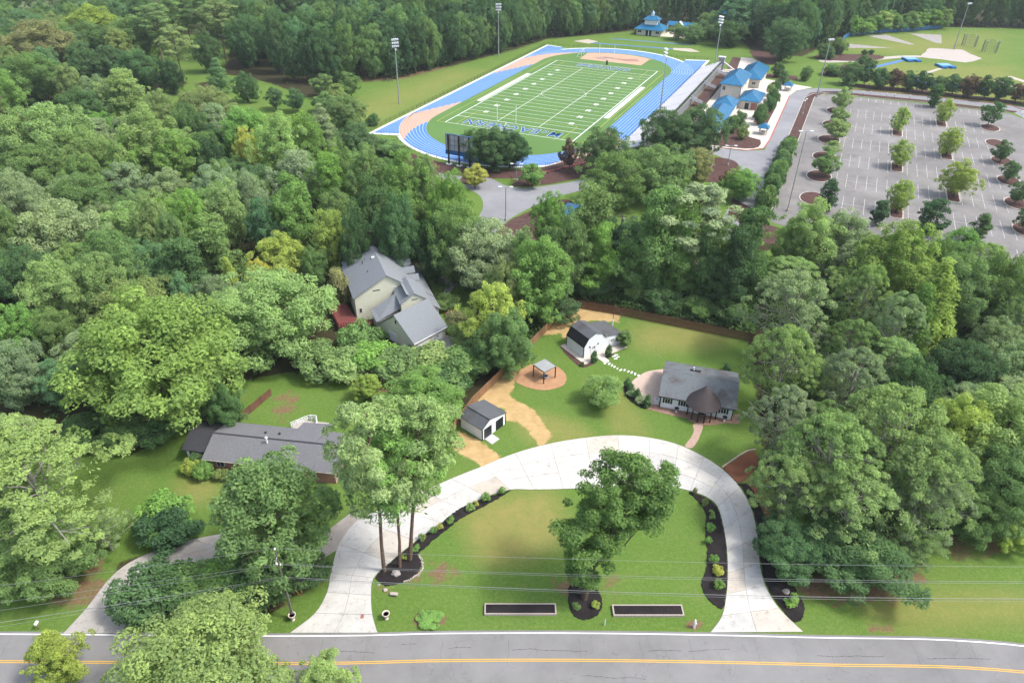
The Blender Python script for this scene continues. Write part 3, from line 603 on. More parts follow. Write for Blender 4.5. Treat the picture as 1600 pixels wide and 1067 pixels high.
struct('jump_apron_stain', MB().poly([(*S(*q)[:2], .042) for q in [(-114, 344), (-109, 350), (-100, 349), (-94, 352), (-91, 347), (-97, 345), (-104, 347), (-108, 343.5)]]), simple('rubber_stain', (.30, .17, .13), .9, .3, .2, ws=True))
FU0, FU1, FV0, FV1 = -127.2, -78.4, 222.4, 332.1; yd = .9144
wl_, yl_ = MB(), MB()
ZL = .0365
for v in (FV0, FV1): sline(wl_, FU0, v, FU1, v, .22, ZL)
for u in (FU0, FU1): sline(wl_, u, FV0, u, FV1, .3, ZL + .002)
for k in range(21):
    v = FV0 + (10 + 5 * k) * yd; sline(wl_, FU0, v, FU1, v, .16 if k not in (0, 20) else .24, ZL)
for u in (-127.2 + 16.3, -78.4 - 16.3): sline(wl_, u, FV0 + 10*yd, u, FV1 - 10*yd, .16, ZL + .002)
for k in range(24):
    a, b = rad(k * 15), rad(k * 15 + 15); c = ((FU0 + FU1)/2, (FV0 + FV1)/2); sline(wl_, c[0] + 9.15*math.cos(a), c[1] + 9.15*math.sin(a), c[0] + 9.15*math.cos(b), c[1] + 9.15*math.sin(b), .12, ZL + .004)
sline(wl_, FU0 - 1.7, FV0 + 33*yd, FU0 - 1.7, FV0 + 87*yd, 1.8, ZL + .004); sline(wl_, FU1 + 1.7, FV0 + 33*yd, FU1 + 1.7, FV0 + 87*yd, 1.8, ZL + .004)
struct('field_lines', wl_, MT['white_line'], 'white yard lines and sidelines of the football field')
for u in (FU0 - 3.3, FU1 + 3.3): sline(yl_, u, FV0 - .3, u, FV1 + .3, .14, ZL)
for v in (FV0 - .02, FV1 + .02): sline(yl_, FU0 - 3.3, v, FU0, v, .14, ZL); sline(yl_, FU1, v, FU1 + 3.3, v, .14, ZL)
for u in (FU0 + 4.2, FU1 - 4.2):
    sline(yl_, u, FV0, u, FV0 + 16, .13, ZL + .003); sline(yl_, u, FV1 - 16, u, FV1, .13, ZL + .003)
for vv in (FV0 + 16, FV1 - 16): sline(yl_, FU0 + 4.2, vv, FU1 - 4.2, vv, .1, ZL + .003)
for u in (FU0 - 5.2, FU1 + 5.2): sline(yl_, u, FV0 + 32*yd, u, FV0 + 88*yd, .12, ZL)
struct('soccer_lines', yl_, simple('yellow_turf', (.55, .47, .07), .9, .1, ws=True), 'yellow soccer lines on the football field')
def text(name, s, loc, rz, size, mat, label=None, sx=1., z=.045, bold=0., parent=None, shear=0., rot3=None):
    cu = bpy.data.curves.new(name, 'FONT'); cu.body = s; cu.size = size; cu.align_x = 'CENTER'; cu.align_y = 'CENTER'; cu.offset = bold; cu.shear = shear; cu.resolution_u = 2
    t = bpy.data.objects.new(name, cu); COL.objects.link(t); dg = bpy.context.evaluated_depsgraph_get(); dg.update()
    me = bpy.data.meshes.new_from_object(t.evaluated_get(dg)); bpy.data.objects.remove(t); me.materials.clear(); me.materials.append(mat)
    o = link(bpy.data.objects.new(name, me), parent); o.location = (loc[0], loc[1], z); o.rotation_euler = rot3 or (0, 0, rz); o.scale = (sx, 1, 1)
    return o
def endzone(word_parts, vmid, flip):
    for s, du, size, dv in word_parts:
        for nm, mt, bold, zz in (('endzone_lettering_outline', MT['white_line'], .32, .045), ('endzone_lettering', MT['blue_text'], .19, .05)):
            o = text(nm, s, S(-102.8 + du, vmid + dv), SROT + (math.pi if flip else 0), size, mt, sx=.82, z=zz, bold=bold * (1 if size > 5 else .6)); tag(o, None, kind='structure')
endzone([('M', 16.4, 7.0, -.3), ('C', 12.3, 3.4, .9)] + [(c, u + 102.8, 7.0, 0) for c, u in zip('EACHERN', (-93.8, -97.9, -102.6, -107.1, -111.1, -115.1, -119.3))], FV0 + 5*yd, True)
endzone([(c, u + 102.8, 6.8, 0) for c, u in zip('INDIANS', (-114.9, -111.7, -107.6, -104.5, -100.7, -96.2, -91.7))], FV1 - 4.4*yd, False)
for side in (0, 1):
    for i in range(9):
        num = (1, 2, 3, 4, 5, 4, 3, 2, 1)[i] * 10
        u = FU0 + 8*yd if side == 0 else FU1 - 8*yd
        o = text('yard_number', '%d' % num, S(u, FV0 + (20 + 10*i) * yd), SROT + (-math.pi/2 if side == 0 else math.pi/2), 2.7, MT['white_line'], bold=.04, sx=1.0); tag(o, kind='structure')

# far throwing and jumping ground
for k, pts in enumerate(([(-4.3, 439), (-3, 427), (18, 437.5)], [(4, 467), (15, 475.5), (29, 453.2), (26.6, 452)], [(27, 486), (43, 490), (42.2, 463), (39, 464)])): spoly('landing_sector', pts, 'gravel', .02, 1)
spoly('throwing_pad', [(35.7, 446.6), (46, 449), (51.4, 449.7), (54, 441), (58.4, 432), (57, 428), (50.5, 417.4), (40, 420), (31, 421), (34, 436)], 'pale_pad', .03, 2, 'pale concrete pad under the far lamp mast')
spoly('vault_runway', [(22, 409.5), (24, 408), (9, 381), (7, 382)], 'track', .025, 1); spoly('vault_runway', [(39.5, 401), (41, 400), (25, 366), (23, 367)], 'sand', .025, 1)
spoly('jump_pit', [(59, 385), (61.5, 387), (69, 374), (66.5, 372)], 'sand', .03, 1); spoly('jump_pit', [(65, 394), (67.5, 396), (77, 383), (74.5, 381)], 'sand', .03, 1); spoly('jump_pit', [(74, 398), (76.5, 400), (86, 389), (83.5, 387)], 'sand', .03, 1)
spoly('jump_pit', [(-136, 378), (-131, 386), (-124, 383), (-126.5, 375.5)], 'sand', .03, 1); spoly('jump_pit', [(-84.5, 385), (-76, 388), (-70, 382.5), (-74, 380), (-83, 380.5)], 'sand', .03, 1)
spoly('jump_runway', [(-125.5, 379), (-84, 383.4), (-84, 381.8), (-125.5, 377.2)], 'track', .03, 1); spoly('jump_runway', [(-120, 394), (-78, 398), (-78, 396.6), (-120, 392.6)], 'track', .03, 1)
spoly('far_yard', [(-98, 412), (-97, 430), (-88, 430), (-84, 414)], 'walk', .03, 1)
# ------------------------------------------------------------------ buildings
def window(parent, x, y, z, w, h, facing=-1, axis='x', shutters=None, n=2):
    """window on a wall; axis x: wall along local x at y, facing -y/+y; axis y: wall along local y at x"""
    def bx(m, du, dz, su, sz, dep, out): 
        if axis == 'x': return m.box(x + du, y + facing * out, z + dz, su, dep, sz)
        return m.box(x + facing * out, y + du, z + dz, dep, su, sz)
    wobj = obj('window', bx(MB(), 0, 0, w, h, .06, .02), MT['white_trim'], parent)
    pw = (w - .1) / n - .05
    for k in range(n):
        obj('pane', bx(MB(), -w/2 + .075 + pw/2 + k * (pw + .05), .08, pw, h - .16, .04, .05), MT['glass'], wobj)
    if shutters:
        for s in (-1, 1): obj('shutter', bx(MB(), s * (w/2 + .17), 0, .3, h, .05, .03), MT[shutters], parent)
    return wobj
def gable_wall(mb, pts_xz, y0, y1):
    """prism of an x-z outline between y0 and y1"""
    n = len(pts_xz); b = len(mb.v)
    mb.v += [(x, y0, z) for x, z in pts_xz] + [(x, y1, z) for x, z in pts_xz]
    mb.f.append(tuple(range(b, b + n))); mb.f.append(tuple(range(b + 2*n - 1, b + n - 1, -1)))
    for i in range(n):
        j = (i + 1) % n; mb.f.append((b + i, b + n + i, b + n + j, b + j))
    return mb
def gable_wall_y(mb, pts_yz, x0, x1):
    n = len(pts_yz); b = len(mb.v)
    mb.v += [(x0, y, z) for y, z in pts_yz] + [(x1, y, z) for y, z in pts_yz]
    mb.f.append(tuple(range(b + n - 1, b - 1, -1))); mb.f.append(tuple(range(b + n, b + 2*n)))
    for i in range(n):
        j = (i + 1) % n; mb.f.append((b + i, b + j, b + n + j, b + n + i))
    return mb

# --- white cottage with conical porch roof
ch = thing('cottage', 'white cottage with grey shingle roof and conical porch roof', 'house', (25.1, 94.2, 0), rad(-16.1))
obj('wall', gable_wall_y(MB(), [(.3, 0), (10.1, 0), (10.1, 2.5), (5.2, 4.12), (.3, 2.5)], .15, 11.95), MT['white_wall'], ch)
rf = obj('roof', MB().slab([(-.3, -.15, 2.62), (12.45, -.15, 2.62), (12.45, 5.2, 4.4), (-.3, 5.2, 4.4)], .14).slab([(-.3, 5.2, 4.4), (12.45, 5.2, 4.4), (12.45, 10.6, 2.6), (-.3, 10.6, 2.6)], .14), MT['roof_house'], ch)
obj('ridge_cap', MB().slab([(-.32, 5.02, 4.38), (12.47, 5.02, 4.38), (12.47, 5.2, 4.44), (-.32, 5.2, 4.44)], .03).slab([(-.32, 5.2, 4.44), (12.47, 5.2, 4.44), (12.47, 5.38, 4.38), (-.32, 5.38, 4.38)], .03), MT['roof_house'], rf)
obj('vent_panel', MB().slab([(4.2, 7.0, 3.9), (6.0, 7.0, 3.9), (6.0, 7.9, 3.6), (4.2, 7.9, 3.6)], .1), MT['roof_dark'], rf); obj('vent_pipe', MB().tube((4.75, 7.3, 3.7), (4.75, 7.3, 4.5), .12), MT['white_trim'], rf)
obj('gutter', MB().box(6.07, -.22, 2.46, 12.7, .12, .13), MT['dark_trim'], ch)
for x in (.12, 11.98): obj('downpipe', MB().box(x, .2, 0, .14, .14, 2.5), MT['dark_trim'], ch)
for x in (1.3, 3.9, 10.5): window(ch, x, .3, 1.05, .95, 1.05, -1, 'x', 'dark_trim')
fd = obj('front_door', MB().box(7.1, .26, .08, 1.0, .08, 2.05), MT['door_black'], ch); obj('door_frame', MB().box(7.1, .29, .05, 1.3, .06, 2.2), MT['white_trim'], fd)
CX, CY = 7.1, .45
prof = [(2.95, 2.5), (2.95, 2.6), (2.0, 3.68), (1.0, 4.8), (.03, 5.9)]
cone = obj('porch_roof', MB().lathe(prof, CX, CY, 32), MT['roof_cone'], ch)
obj('porch_beam', MB().lathe([(2.45, 2.3), (2.6, 2.3), (2.6, 2.52), (2.45, 2.52)], CX, CY, 32), MT['dark_trim'], ch)
for a in (-158, -126, -102, -78, -54, -22): obj('porch_post', MB().box(CX + 2.5*math.cos(rad(a)), CY + 2.5*math.sin(rad(a)), .03, .2, .2, 2.3), MT['dark_trim'], ch)
obj('porch_floor', MB().lathe([(2.9, 0), (2.9, .1)], CX, CY, 28), MT['flag'], ch)
for k, x in enumerate((3.0, 10.9)):
    t = thing('bowl_planter', ('dark bowl planter on white pedestal left of the porch', 'dark bowl planter on white pedestal right of the porch')[k], 'planter', ch.matrix_basis @ Vector((x, -.35, .05)), 0, 'planters along the cottage front')
    obj('pedestal', MB().lathe([(.2, 0), (.2, .06), (.11, .12), (.11, .5), (.2, .56)], 0, 0, 10), MT['white_stone'], t); obj('bowl', MB().lathe([(.12, .56), (.34, .74), (.4, .86), (.3, .84)], 0, 0, 14), MT['dark_trim'], t)
t = thing('air_conditioner', 'white air conditioner beside the cottage patio wall', 'air conditioner', ch.matrix_basis @ Vector((-.5, 1.2, .03)), rad(-16))
obj('cabinet', MB().box(0, 0, 0, .8, .8, .85), MT['white_trim'], t); obj('grille', MB().lathe([(.33, .852), (.33, .88)], 0, 0, 14), MT['grey_metal'], t)

# --- gambrel barn with side wing
bn = thing('barn_cabin', 'white gambrel barn cabin with shade-darkened steep roof side and wing', 'shed', (13.38, 108.6, 0), math.atan2(5.18, 7.54))
D = 5.1                                                      # local x along the front, y to the rear
obj('slab', MB().box(4.2, 1.9, -.03, 10.6, 7.4, .12), MT['walk'], bn)
obj('wall', gable_wall(MB(), [(0, .09), (5.3, .09), (5.3, 2.45), (4.35, 3.95), (2.75, 4.62), (1.0, 3.92), (0, 2.45)], 0, D), MT['white_wall'], bn)
obj('wing_wall', gable_wall(MB(), [(5.303, .09), (9.15, .09), (9.15, 2.3), (5.303, 3.0)], .004, D), MT['white_wall'], bn)
obj('steep_roof', MB().slab([(-.12, -.15, 2.42), (-.12, D + .15, 2.42), (.98, D + .15, 4.06), (.98, -.15, 4.06)], .1), MT['roof_dark'], bn)  # shade of this steep side is put into its near-black shingle colour
rr = obj('roof', MB().slab([(.95, -.15, 4.05), (.95, D + .15, 4.05), (2.75, D + .15, 4.76), (2.75, -.15, 4.76)], .1).slab([(2.75, -.15, 4.76), (2.75, D + .15, 4.76), (4.4, D + .15, 4.06), (4.4, -.15, 4.06)], .1)
         .slab([(4.38, -.15, 4.07), (4.38, D + .15, 4.07), (5.0, D + .15, 3.2), (5.0, -.15, 3.2)], .1), MT['roof_barn'], bn)
obj('wing_roof', MB().slab([(4.95, -.18, 3.2), (4.95, D + .2, 3.2), (9.4, D + .2, 2.36), (9.4, -.18, 2.36)], .1), MT['roof_barn'], bn)
obj('corner_trim', MB().box(0, 0, .09, .13, .13, 2.3), MT['dark_trim'], bn); obj('corner_trim', MB().box(0, D, .09, .13, .13, 2.3), MT['dark_trim'], bn)
for x, w in ((2.35, 1.45), (6.9, 1.4)):
    d = obj('double_door', MB().box(x, -.03, .1, w, .07, 2.05), MT['white_door'], bn)
    for s in (-1, 1): obj('door_pane', MB().poly([(x + s*.08, -.072, 1.2), (x + s*.08, -.072, 1.95), (x + s*.42, -.072, 1.58)] if s < 0 else [(x + s*.08, -.072, 1.95), (x + s*.08, -.072, 1.2), (x + s*.42, -.072, 1.58)]), MT['glass'], d)
for x in (1.35, 3.35): obj('wall_lamp', MB().box(x, -.08, 1.95, .16, .14, .3), MT['dark_trim'], bn)
obj('entry_slab', MB().box(2.9, -2.5, 0, 1.3, 1.6, .07), MT['walk'], bn)

# --- two-door storage shed
sh = thing('storage_shed', 'white storage shed with grey roof and two black double doors', 'shed', (-4.54, 85.34, 0), math.atan2(4.1, 3.58))
D = 4.85; Wd = 5.44
obj('wall', gable_wall(MB(), [(0, .05), (Wd, .05), (Wd, 2.35), (1.75, 3.3), (0, 2.3)], 0, D), MT['white_wall'], sh)
obj('roof', MB().slab([(1.6, -.15, 3.52), (1.6, D + .12, 3.52), (Wd + .2, D + .12, 2.5), (Wd + .2, -.15, 2.5)], .12), MT['roof_shed'], sh)
obj('lower_roof', MB().slab([(-.18, -.12, 2.32), (-.18, D + .1, 2.32), (1.7, D + .1, 3.4), (1.7, -.12, 3.4)], .1), MT['roof_shed'], sh)
obj('corner_trim', MB().box(0, 0, .05, .14, .14, 2.25), MT['dark_trim'], sh); obj('corner_trim', MB().box(Wd, 0, .05, .12, .12, 2.25), MT['dark_trim'], sh)
for x, w in ((1.25, 1.75), (4.0, 1.75)):
    for s in (-1, 1):
        d = obj('door', MB().box(x + s * w/4, -.03, .12, w/2 - .03, .06, 1.95), MT['door_black'], sh); obj('door_rail', MB().box(x + s * w/4, -.07, 1.0, w/2 - .1, .03, .09), MT['dark_trim'], d)
obj('ramp', MB().slab([(.4, 0, .14), (2.15, 0, .14), (2.15, -1.75, .04), (.4, -1.75, .04)], .06), MT['alu'], sh)

# --- pergola and fire pit
pg = thing('pergola', 'square dark-framed pergola with grey slatted top over fire pit', 'pergola', (5.87, 102.5, 0), rad(40))
s = 1.38
for a in (-1, 1):
    for b in (-1, 1): obj('post', MB().box(a*s, b*s, 0, .15, .15, 2.6), MT['dark_trim'], pg)
for b in (-1, 1): obj('beam', MB().box(0, b*s, 2.45, 2*s + .1, .1, .17), MT['dark_trim'], pg); obj('beam', MB().box(b*s, 0, 2.452, .1, 2*s - .1, .166), MT['dark_trim'], pg)
for k in range(14): obj('slat', MB().box(-s + .1 + k * (2*s - .2)/13, 0, 2.62, .195, 2*s + .2, .035), MT['pergola_roof'], pg)
fp = thing('fire_pit', 'round stone fire pit under the pergola', 'fire pit', (6.1, 102.4, .06))
obj('stone_ring', MB().lathe([(.62, 0), (.64, .38), (.45, .38), (.43, .1)], 0, 0, 20), MT['rock'], fp); obj('ash_bed', MB().lathe([(.43, .1), (.43, .13)], 0, 0, 16), MT['black_mulch'], fp)

# --- cream two-storey house with angled garage
yh = thing('two_storey_house', 'cream two-storey house with blue-grey roof and angled garage', 'house', (-31.1, 120.5, 0), math.atan2(.36, .933))
# local: x to the right (u), y to the rear (v)
gable_pts = [(0, 0), (15.6, 0), (15.6, 2.9), (6.6, 9.2), (0, 5.5)]
obj('wall', gable_wall(MB(), gable_pts, .05, 13.4), MT['cream_wall'], yh)
rf = obj('roof', MB().slab([(-.35, -.3, 5.55), (6.6, -.3, 9.5), (6.6, 13.8, 9.5), (-.35, 13.8, 5.55)], .16).slab([(6.6, -.3, 9.5), (15.95, -.3, 2.95), (15.95, 13.8, 2.95), (6.6, 13.8, 9.5)], .16), MT['roof_grey'], yh)
for y in (3.2, 6.8, 10.4):
    dm = obj('dormer', gable_wall(MB(), [(0, 0), (0, 0), (0, 0)], 0, 0) if False else gable_wall_y(MB(), [(y - .8, 3.8), (y + .8, 3.8), (y + .8, 6.0), (y, 6.7), (y - .8, 6.0)], 11.2, 13.4), MT['cream_wall'], rf)
    obj('dormer_roof', MB().slab([(10.2, y - 1.05, 5.92), (13.75, y - 1.05, 5.92), (13.75, y, 6.9), (10.2, y, 6.9)], .1).slab([(10.2, y, 6.9), (13.75, y, 6.9), (13.75, y + 1.05, 5.92), (10.2, y + 1.05, 5.92)], .1), MT['roof_grey'], dm)
    obj('dormer_window', MB().box(13.42, y, 4.7, .06, .9, 1.1), MT['glass'], dm)
for x, y in ((3.6, 9.6), (4.3, 10.5), (3.8, 5.2)): obj('vent_pipe', MB().tube((x, y, 7), (x, y, 8.35), .07), MT['dark_trim'], rf)
obj('roof_vent', MB().box(5.8, 9.0, 8.7, .6, .5, .55), MT['white_trim'], rf)
obj('rear_wing_wall', MB().box(2.0, 14.4, 0, 3.4, 2.0, 5.6), MT['cream_wall'], yh); obj('rear_wing_roof', MB().slab([(0, 13.4, 5.7), (2, 13.4, 6.9), (2, 15.7, 6.9), (0, 15.7, 5.7)], .12).slab([(2, 13.4, 6.9), (4, 13.4, 5.7), (4, 15.7, 5.7), (2, 15.7, 6.9)], .12), MT['roof_grey'], yh)
# front room under the long slope, with its gable
obj('front_wall', gable_wall(MB(), [(9.2, 0), (15.6, 0), (15.6, 2.9), (9.2, 6.5)], -5.0, .04), MT['cream_wall'], yh)
obj('front_roof', MB().slab([(9.2, -5.3, 7.5), (15.97, -5.3, 2.78), (15.97, -.31, 2.78), (9.2, -.31, 7.5)], .14), MT['roof_grey'], yh)
gb = obj('gable_room', gable_wall(MB(), [(8.0, 3.5), (13.4, 3.5), (13.4, 5.6), (10.7, 7.3), (8.0, 5.8)], -5.6, 1.2), MT['cream_wall'], yh)
obj('gable_roof', MB().slab([(7.7, -5.85, 5.75), (10.7, -5.85, 7.62), (10.7, 1.5, 7.62), (7.7, 1.5, 5.75)], .12).slab([(10.7, -5.85, 7.62), (13.7, -5.85, 5.6), (13.7, 1.5, 5.6), (10.7, 1.5, 7.62)], .12), MT['roof_grey'], gb)
obj('gable_vent', MB().box(10.7, -5.63, 6.1, 1.1, .05, .14), MT['dark_trim'], gb)
obj('gable_vent', MB().box(4.4, .02, 6.3, 1.4, .06, .16), MT['dark_trim'], yh); window(yh, .9, .05, 1.9, .6, 1.1, -1, 'x', None, 1); window(yh, 8.0, .05, 6.2, .7, .25, -1, 'x', None, 1)
for y in (3., 7., 10.5): window(yh, -.001, y, 3.6, 1.0, 1.3, -1, 'y'); 
# garage (its own axes)
ga = math.atan2(.74, .67); gw = Vector((-18.2, 109.1, 0))
gm_ = Matrix.Translation(gw) @ Matrix.Rotation(ga, 4, 'Z'); inv = (Matrix.Translation(yh.location) @ yh.rotation_euler.to_matrix().to_4x4()).inverted()
def gpart(name, mb, mat, par=None, base=None):
    me = mb.mesh(name, inv @ gm_); me.materials.append(MT[mat]); return link(bpy.data.objects.new(name, me), par or yh)
gl = 8.2; gwid = 10.4
gpart('garage_wall', gable_wall_y(MB(), [(.25, 0), (gwid - .2, 0), (gwid - .2, 2.5), (gwid/2, 6.3), (.25, 2.5)], .15, gl - .1), 'cream_wall')
gpart('garage_roof', MB().slab([(-.2, -.15, 2.55), (gl + .2, -.15, 2.55), (gl + .2, gwid/2, 6.65), (-.2, gwid/2, 6.65)], .14).slab([(-.2, gwid/2, 6.65), (gl + .2, gwid/2, 6.65), (gl + .2, gwid + .2, 2.55), (-.2, gwid + .2, 2.55)], .14), 'roof_grey')
gpart('gutter', MB().box(gl/2, -.2, 2.4, gl + .4, .12, .13), 'white_trim')
for x in (2.35, 5.95):
    d = gpart('garage_door', MB().box(x, .23, .05, 2.7, .06, 2.15), 'white_door')
    for k in range(3): gpart('door_rail', MB().box(x, .19, .55 + k*.54, 2.66, .03, .03), 'kerb', d)
gpart('side_door', MB().box(.12, 6.6, .05, .07, 2.2, 2.0), 'white_door'); gpart('gable_vent', MB().box(.12, gwid/2, 4.6, .06, .4, .7), 'dark_trim')
cw = MB().slab([(-28.2, 119.7, 3.3), (-26.3, 116.1, 2.75), (-21.6, 118.9, 4.6), (-23.0, 121.9, 6.1)], .14); obj('link_roof', cw, MT['roof_grey'], yh, True)
obj('link_wall', MB().prism([(-27.6, 119.4), (-26.0, 116.5), (-22, 118.9), (-23.2, 121.4)], 0, 2.75), MT['cream_wall'], yh, True)
obj('deck', MB().prism([(-35.4, 127.5), (-38.5, 126), (-34, 116.6), (-27.6, 117.3), (-28.0, 119.4), (-31.3, 120.3)], .85, 1.05), MT['deck'], yh, True)
dr = MB(); corners = [(-38.4, 126), (-34, 116.7), (-27.7, 117.35)]
for a, b in zip(corners[:-1], corners[1:]):
    a, b = Vector((*a, 0)), Vector((*b, 0)); n = int((b - a).length / .5)
    for z in (1.3, 1.65, 1.98): dr.tube((a.x, a.y, z), (b.x, b.y, z), .045, None, 4)
    for k in range(n + 1): p = a.lerp(b, k / n); dr.box(p.x, p.y, 0, .09, .09, 2.0)
obj('deck_rail', dr, MT['deck'], yh, True)
obj('porch_rail', MB().prism([(-13.6, 122.6), (-12.2, 121.9), (-11.4, 124.4), (-12.7, 125)], 0, .9), MT['deck'], yh, True)

# --- brick ranch house
ra = math.atan2(-.13, .99)
rh = thing('ranch_house', 'low brick ranch house with grey shingle roof and dark left wing', 'house', (-45.7, 78.0, 0), ra)
obj('wall', gable_wall_y(MB(), [(.1, 0), (7.7, 0), (7.7, 2.5), (3.9, 3.75), (.1, 2.5)], .2, 20.), MT['brick'], rh)
rf = obj('roof', MB().slab([(-.35, -.35, 2.62), (20.4, -.35, 2.62), (20.4, 3.95, 4.05), (-.35, 3.95, 4.05)], .14).slab([(-.35, 3.95, 4.05), (20.4, 3.95, 4.05), (20.4, 8.35, 2.6), (-.35, 8.35, 2.6)], .14), MT['roof_ranch'], rh)
obj('ridge_cap', MB().slab([(-.37, 3.78, 4.04), (20.42, 3.78, 4.04), (20.42, 3.95, 4.09), (-.37, 3.95, 4.09)], .03).slab([(-.37, 3.95, 4.09), (20.42, 3.95, 4.09), (20.42, 4.12, 4.04), (-.37, 4.12, 4.04)], .03), MT['roof_ranch_dark'], rf)
obj('rear_porch_roof', MB().slab([(11.2, 4.2, 4.0), (15.8, 4.2, 4.0), (16.4, 10.0, 2.75), (11.6, 9.7, 2.75)], .12), MT['roof_ranch'], rh)
obj('flue', MB().tube((8.6, 3.2, 3.6), (8.6, 3.2, 4.75), .13).lathe([(.2, 4.75), (.2, 4.95), (.05, 5.05)], 8.6, 3.2, 10), MT['white_trim'], rf)
for x, y in ((7.2, 5.6), (9.4, 5.7)): obj('roof_vent', MB().box(x, y, 3.4, .3, .3, .3), MT['dark_trim'], rf)
obj('wing_wall', gable_wall_y(MB(), [(1.6, 0), (7.0, 0), (7.0, 2.4), (4.3, 3.3), (1.6, 2.4)], -4.0, .18), MT['white_wall'], rh)
obj('wing_roof', MB().slab([(-4.5, 1.2, 2.5), (-.1, 1.2, 2.5), (-.1, 4.5, 3.6), (-4.5, 4.5, 3.6)], .13).slab([(-4.5, 4.5, 3.6), (-.1, 4.5, 3.6), (-.1, 8.2, 2.45), (-4.5, 8.2, 2.45)], .13), MT['roof_ranch_dark'], rh)
for x in (-3.2, -1.2): window(rh, x, 1.6, 1.2, .8, .9, -1, 'x', None, 1)
for x in (2.2, 6.4, 12.5, 16.5): window(rh, x, .1, 1.05, 1.25, 1.1, -1, 'x')
obj('fascia', MB().box(10.0, -.42, 2.46, 20.7, .08, .12), MT['kerb'], rh)
dk = thing('white_deck', 'small white railed deck behind the ranch house', 'deck', (-34.2, 87.2, 0), ra)
obj('platform', MB().box(1.4, .3, .3, 5.4, 3.6, .18), MT['old_concrete'], dk)
for a, b in (((-1.5, 0.2), (.6, 2.4)), ((.6, 2.4), (1.9, 2.6)), ((1.9, 2.6), (2.7, .6))):
    a, b = Vector((*a, 0)), Vector((*b, 0)); r_ = MB()
    for z in (.6, .85, 1.1, 1.4): r_.tube((a.x, a.y, z), (b.x, b.y, z), .05, None, 4)
    for k in range(4): p = a.lerp(b, k / 3); r_.box(p.x, p.y, 0, .11, .11, 1.45)
    obj('railing', r_, MT['white_trim'], dk)

# --- small brick-red structure among the left trees
hut = thing('brick_hut', 'small red brick hut glimpsed among the left woods', 'shed', G(212, 350), rad(20))
obj('wall', MB().box(0, 0, 0, 4.6, 3.6, 2.2), MT['brick'], hut); obj('roof', MB().slab([(-2.6, -2.1, 2.1), (2.6, -2.1, 2.1), (2.6, 0, 3.2), (-2.6, 0, 3.2)], .12).slab([(-2.6, 0, 3.2), (2.6, 0, 3.2), (2.6, 2.1, 2.1), (-2.6, 2.1, 2.1)], .12), MT['roof_ranch_dark'], hut)

# --- stadium buildings with blue metal roofs
def hip(mb, x0, x1, y0, y1, z, zr, inset, axis='y', ov=.6):
    x0 -= ov; x1 += ov; y0 -= ov; y1 += ov; t = .14
    if axis == 'y':
        xm = (x0 + x1)/2; a, b = (xm, y0 + inset, zr), (xm, y1 - inset, zr)
        faces = [[(x0, y0, z), (x1, y0, z), a], [(x1, y0, z), (x1, y1, z), b, a], [(x1, y1, z), (x0, y1, z), b], [(x0, y1, z), (x0, y0, z), a, b]]
    else:
        ym = (y0 + y1)/2; a, b = (x0 + inset, ym, zr), (x1 - inset, ym, zr)
        faces = [[(x0, y0, z), (x1, y0, z), b, a], [(x1, y0, z), (x1, y1, z), b], [(x1, y1, z), (x0, y1, z), a, b], [(x0, y1, z), (x0, y0, z), a]]
    for f in faces: mb.slab(f, t)
    return mb
def seams(mb, x0, x1, y0, y1, z, zr, inset, step=.9, ov=.6):
    """standing seams on a y-axis hip roof: small raised ribs"""
    x0 -= ov; x1 += ov; y0 -= ov; y1 += ov; xm = (x0 + x1)/2
    n = int((y1 - y0) / step)
    for k in range(1, n):
        y = y0 + (y1 - y0) * k / n; f = min(1, (y - y0) / max(inset, .01), (y1 - y) / max(inset, .01))
        for xa in (x0, x1): mb.tube((xa, y, z + .03), (xa + (xm - xa) * f, y, z + (zr - z) * f + .03), .05, None, 4, False)
    m = int((x1 - x0) / step)
    for k in range(1, m):
        x = x0 + (x1 - x0) * k / m; f = 1 - abs(x - xm) / (x1 - xm)
        for ya, sg in ((y0, 1), (y1, -1)): mb.tube((x, ya, z + .03), (x, ya + sg * inset * f, z + (zr - z) * f + .03), .05, None, 4, False)
    return mb
def block(name, label, u0, u1, v0, v1, ze, zr, inset, wins=(), open_posts=False, ov=.7, cat='building'):
    uc, vc = (u0 + u1)/2, (v0 + v1)/2; o = thing(name, label, cat, S(uc, vc), SROT)
    a, b = (u1 - u0)/2, (v1 - v0)/2
    if open_posts:
        for x in (-a + .2, a - .2):
            for y in (-b + .2, b - .2): obj('post', MB().box(x, y, 0, .3, .3, ze), MT['block_wall'], o)
        obj('counter', MB().box(0, 0, 0, 2*a - 1.2, 2*b - 1.2, 1.0), MT['block_wall'], o)
    else: obj('wall', MB().box(0, 0, 0, 2*a, 2*b, ze - .02), MT['block_wall'], o)
    r = obj('roof', hip(MB(), -a, a, -b, b, ze, zr, inset, 'y', ov), MT['blue_roof'], o)
    obj('roof_seams', seams(MB(), -a, a, -b, b, ze, zr, inset, 1.0, ov), MT['blue_roof'], r)
    for axis, p, q, z, w, h, f in wins: window(o, p, q, z, w, h, f, axis)
    return o
ps = block('press_building', 'tall cream stadium building with steep blue hip roof behind bleachers', -44.2, -36.4, 297, 318, 6.3, 9.2, 5.2, [('x', -2.6, -10.5, 3.8, 1.3, 1.6, -1), ('y', 3.9, -6, 3.6, 1.6, 1.5, 1), ('y', 3.9, 2, 3.6, 1.6, 1.5, 1)])
for x in (-3.85, 3.85): obj('downpipe', MB().box(x, -10.56, 0, .16, .12, 6.2), MT['mat_blue'], ps)
block('concession_building', 'low stadium building with dark blue gabled roof beyond the tall one', -41, -32.5, 322, 346, 3.6, 6.6, 4.5, [('x', 2, -12, 1.2, 1.6, 1.2, -1)])
